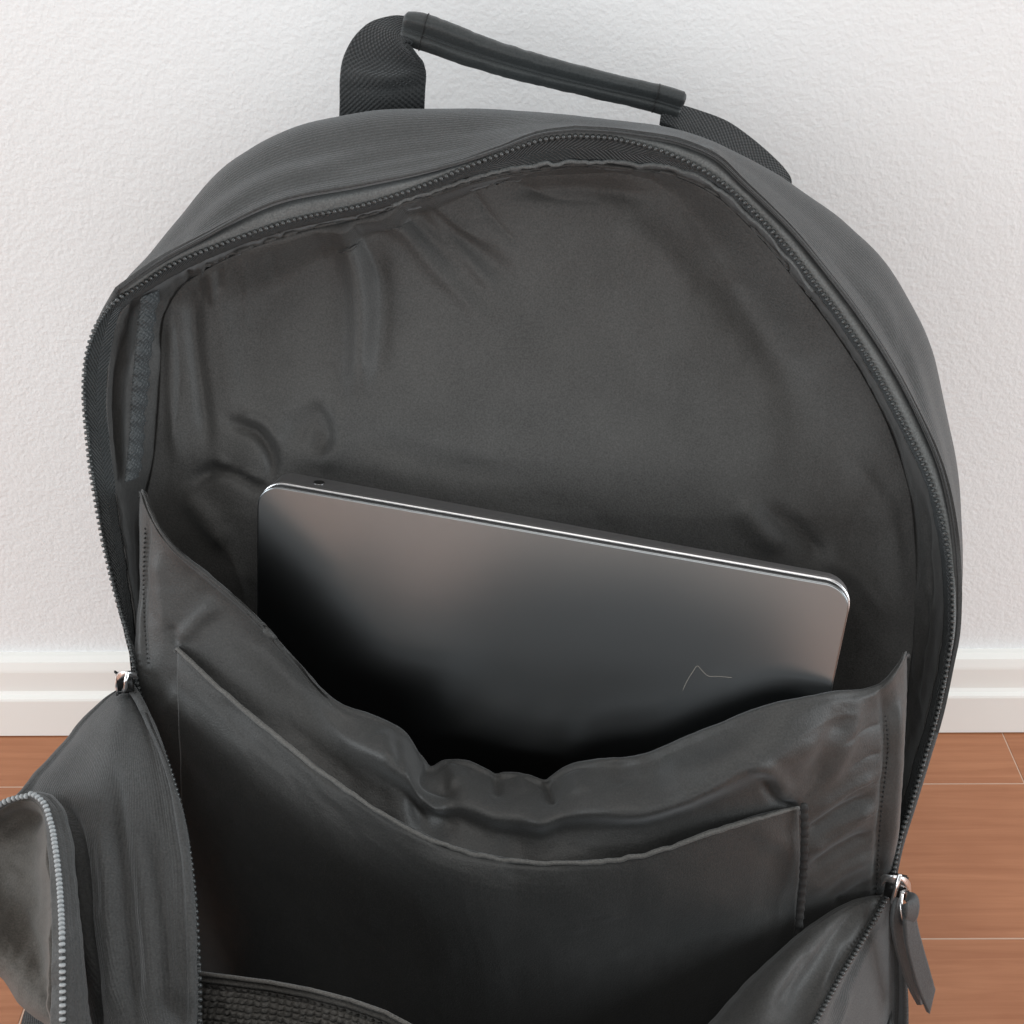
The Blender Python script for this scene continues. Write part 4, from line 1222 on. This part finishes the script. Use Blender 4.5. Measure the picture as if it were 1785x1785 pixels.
# ------------------------------------------------------------------ laptop
lap = bpy.data.objects.new('laptop', None)
COL.objects.link(lap)
LW, LH = .2175, .304
def lap_axes(yaw, roll, tilt):
    R = Matrix.Rotation(math.radians(-yaw), 3, 'Z') @ Matrix.Rotation(math.radians(tilt), 3, 'X') @ Matrix.Rotation(math.radians(roll), 3, 'Y')
    return np.array(R)
LR = lap_axes(13.5, 2.6, -10.5)
tl = P(448, 842, -.206)
def L(x, y, z):   # x right, y = out of the lid towards the viewer, z = up, from the lid's top left corner
    return tl + LR @ np.array([x, -y, z])
lap.location = L(LW / 2, 0, -LH)
lap['label'] = 'thin dark grey metal laptop standing in the sleeve of the backpack'
lap['category'] = 'laptop'

def rounded_rect(w, h, r, n=10):
    pts = []
    for cx, cz, a0 in ((w - r, -r, 0), (r, -r, 90), (r, -h + r, 180), (w - r, -h + r, 270)):
        for k in range(n + 1):
            a = math.radians(a0 + 90 * k / n)
            pts.append((cx + r * math.cos(a), cz + r * math.sin(a)))
    return np.array(pts)

def slab(name, stations, mat, parent, r=.0095):
    """stations: list of (inset, depth at the left, depth at the right) from front to back."""
    base = rounded_rect(LW, LH, r, 12)
    n = len(base)
    V = []
    ctr = np.array([LW / 2, -LH / 2])
    for ins, dl, dr in stations:
        rr = rounded_rect(LW - 2 * ins, LH - 2 * ins, max(r - ins, .0015), 12) + [ins, -ins]
        for x, z in rr:
            d = dl + (dr - dl) * x / LW
            V.append(L(x, d, z))
    V = np.array(V)
    Fc = [tuple(f) for f in grid_faces(len(stations), n, True).tolist()]
    Fc.append(tuple(range(n)))
    k = (len(stations) - 1) * n
    Fc.append(tuple(k + j for j in range(n))[::-1])
    me = bpy.data.meshes.new(name)
    me.from_pydata(V.tolist(), [], Fc)
    bmx = bmesh.new(); bmx.from_mesh(me)
    bmesh.ops.recalc_face_normals(bmx, faces=bmx.faces)
    bmx.to_mesh(me); bmx.free()
    me.polygons.foreach_set('use_smooth', np.array([len(p.vertices) == 4 for p in me.polygons]))
    me.update()
    return new_obj(name, me, mat, parent)
lid = slab('lid', [(.0007, 0, 0), (.0003, -.0001, -.0001), (.0001, -.0004, -.0004), (0.0001, -.0008, -.0008), (.0008, -.0012, -.0012)], M_ALU, lap)
gap = slab('lid_edge_shade', [(.0012, -.0010, -.0010), (.0012, -.0036, -.0036)], M_BLACK, lap)  # black slab painting the shaded line behind the lid's edge
rim = slab('polished_rim', [(.0003, -.0032, -.0032), (-.0002, -.0034, -.0034), (-.0002, -.0050, -.0050), (.0003, -.0054, -.0054)], M_ALU_EDGE, lap)
base = slab('base', [(.0002, -.0054, -.0054), (.0002, -.0062, -.0062), (.0003, -.0150, -.0090), (.0020, -.0180, -.0104), (.0050, -.0192, -.0110)], metal('dark_aluminium', (0.34, 0.335, 0.34), 0.45), lap)
# headphone socket on the upper edge
def socket_ring(r, h, n=25):
    return np.array([L(.0205 + r * math.cos(t), -.0100 + r * math.sin(t), h) for t in np.linspace(0, 2 * np.pi, n)])
jack = new_obj('headphone_jack', tube_mesh('headphone_jack', socket_ring(.0020, -.0001), 0.00022, 6, cap=False), metal('socket_metal', (0.25, 0.25, 0.25), 0.3), lap)
jd = [L(.0205, -.0100, .00005)] + list(socket_ring(.0019, .00005)[:-1])
me = bpy.data.meshes.new('socket_hole')
me.from_pydata([tuple(v) for v in jd], [], [(0, 1 + j, 1 + (j + 1) % 24) for j in range(24)])
new_obj('socket_hole', me, M_BLACK, jack)

# strand of lint on the lid
def on_lid(px, py):
    d = RN @ np.array([(px - W / 2) / F, -(py - W / 2) / F, -1.0])
    n = LR @ np.array([0, -1.0, 0])
    t = np.dot(tl - CAM, n) / np.dot(d, n)
    return CAM + t * d + n * 0.0004
lint = new_obj('lint_strand', tube_mesh('lint_strand', cr(np.array([on_lid(*p) for p in ((1190, 1203), (1198, 1186), (1208, 1170), (1216, 1160), (1224, 1168), (1234, 1177), (1252, 1178), (1276, 1180))]), 50, 1.0), 0.00005, 5), M_LINT)
lint['label'] = 'tiny pale strand of lint clinging to the laptop lid'
lint['category'] = 'lint'
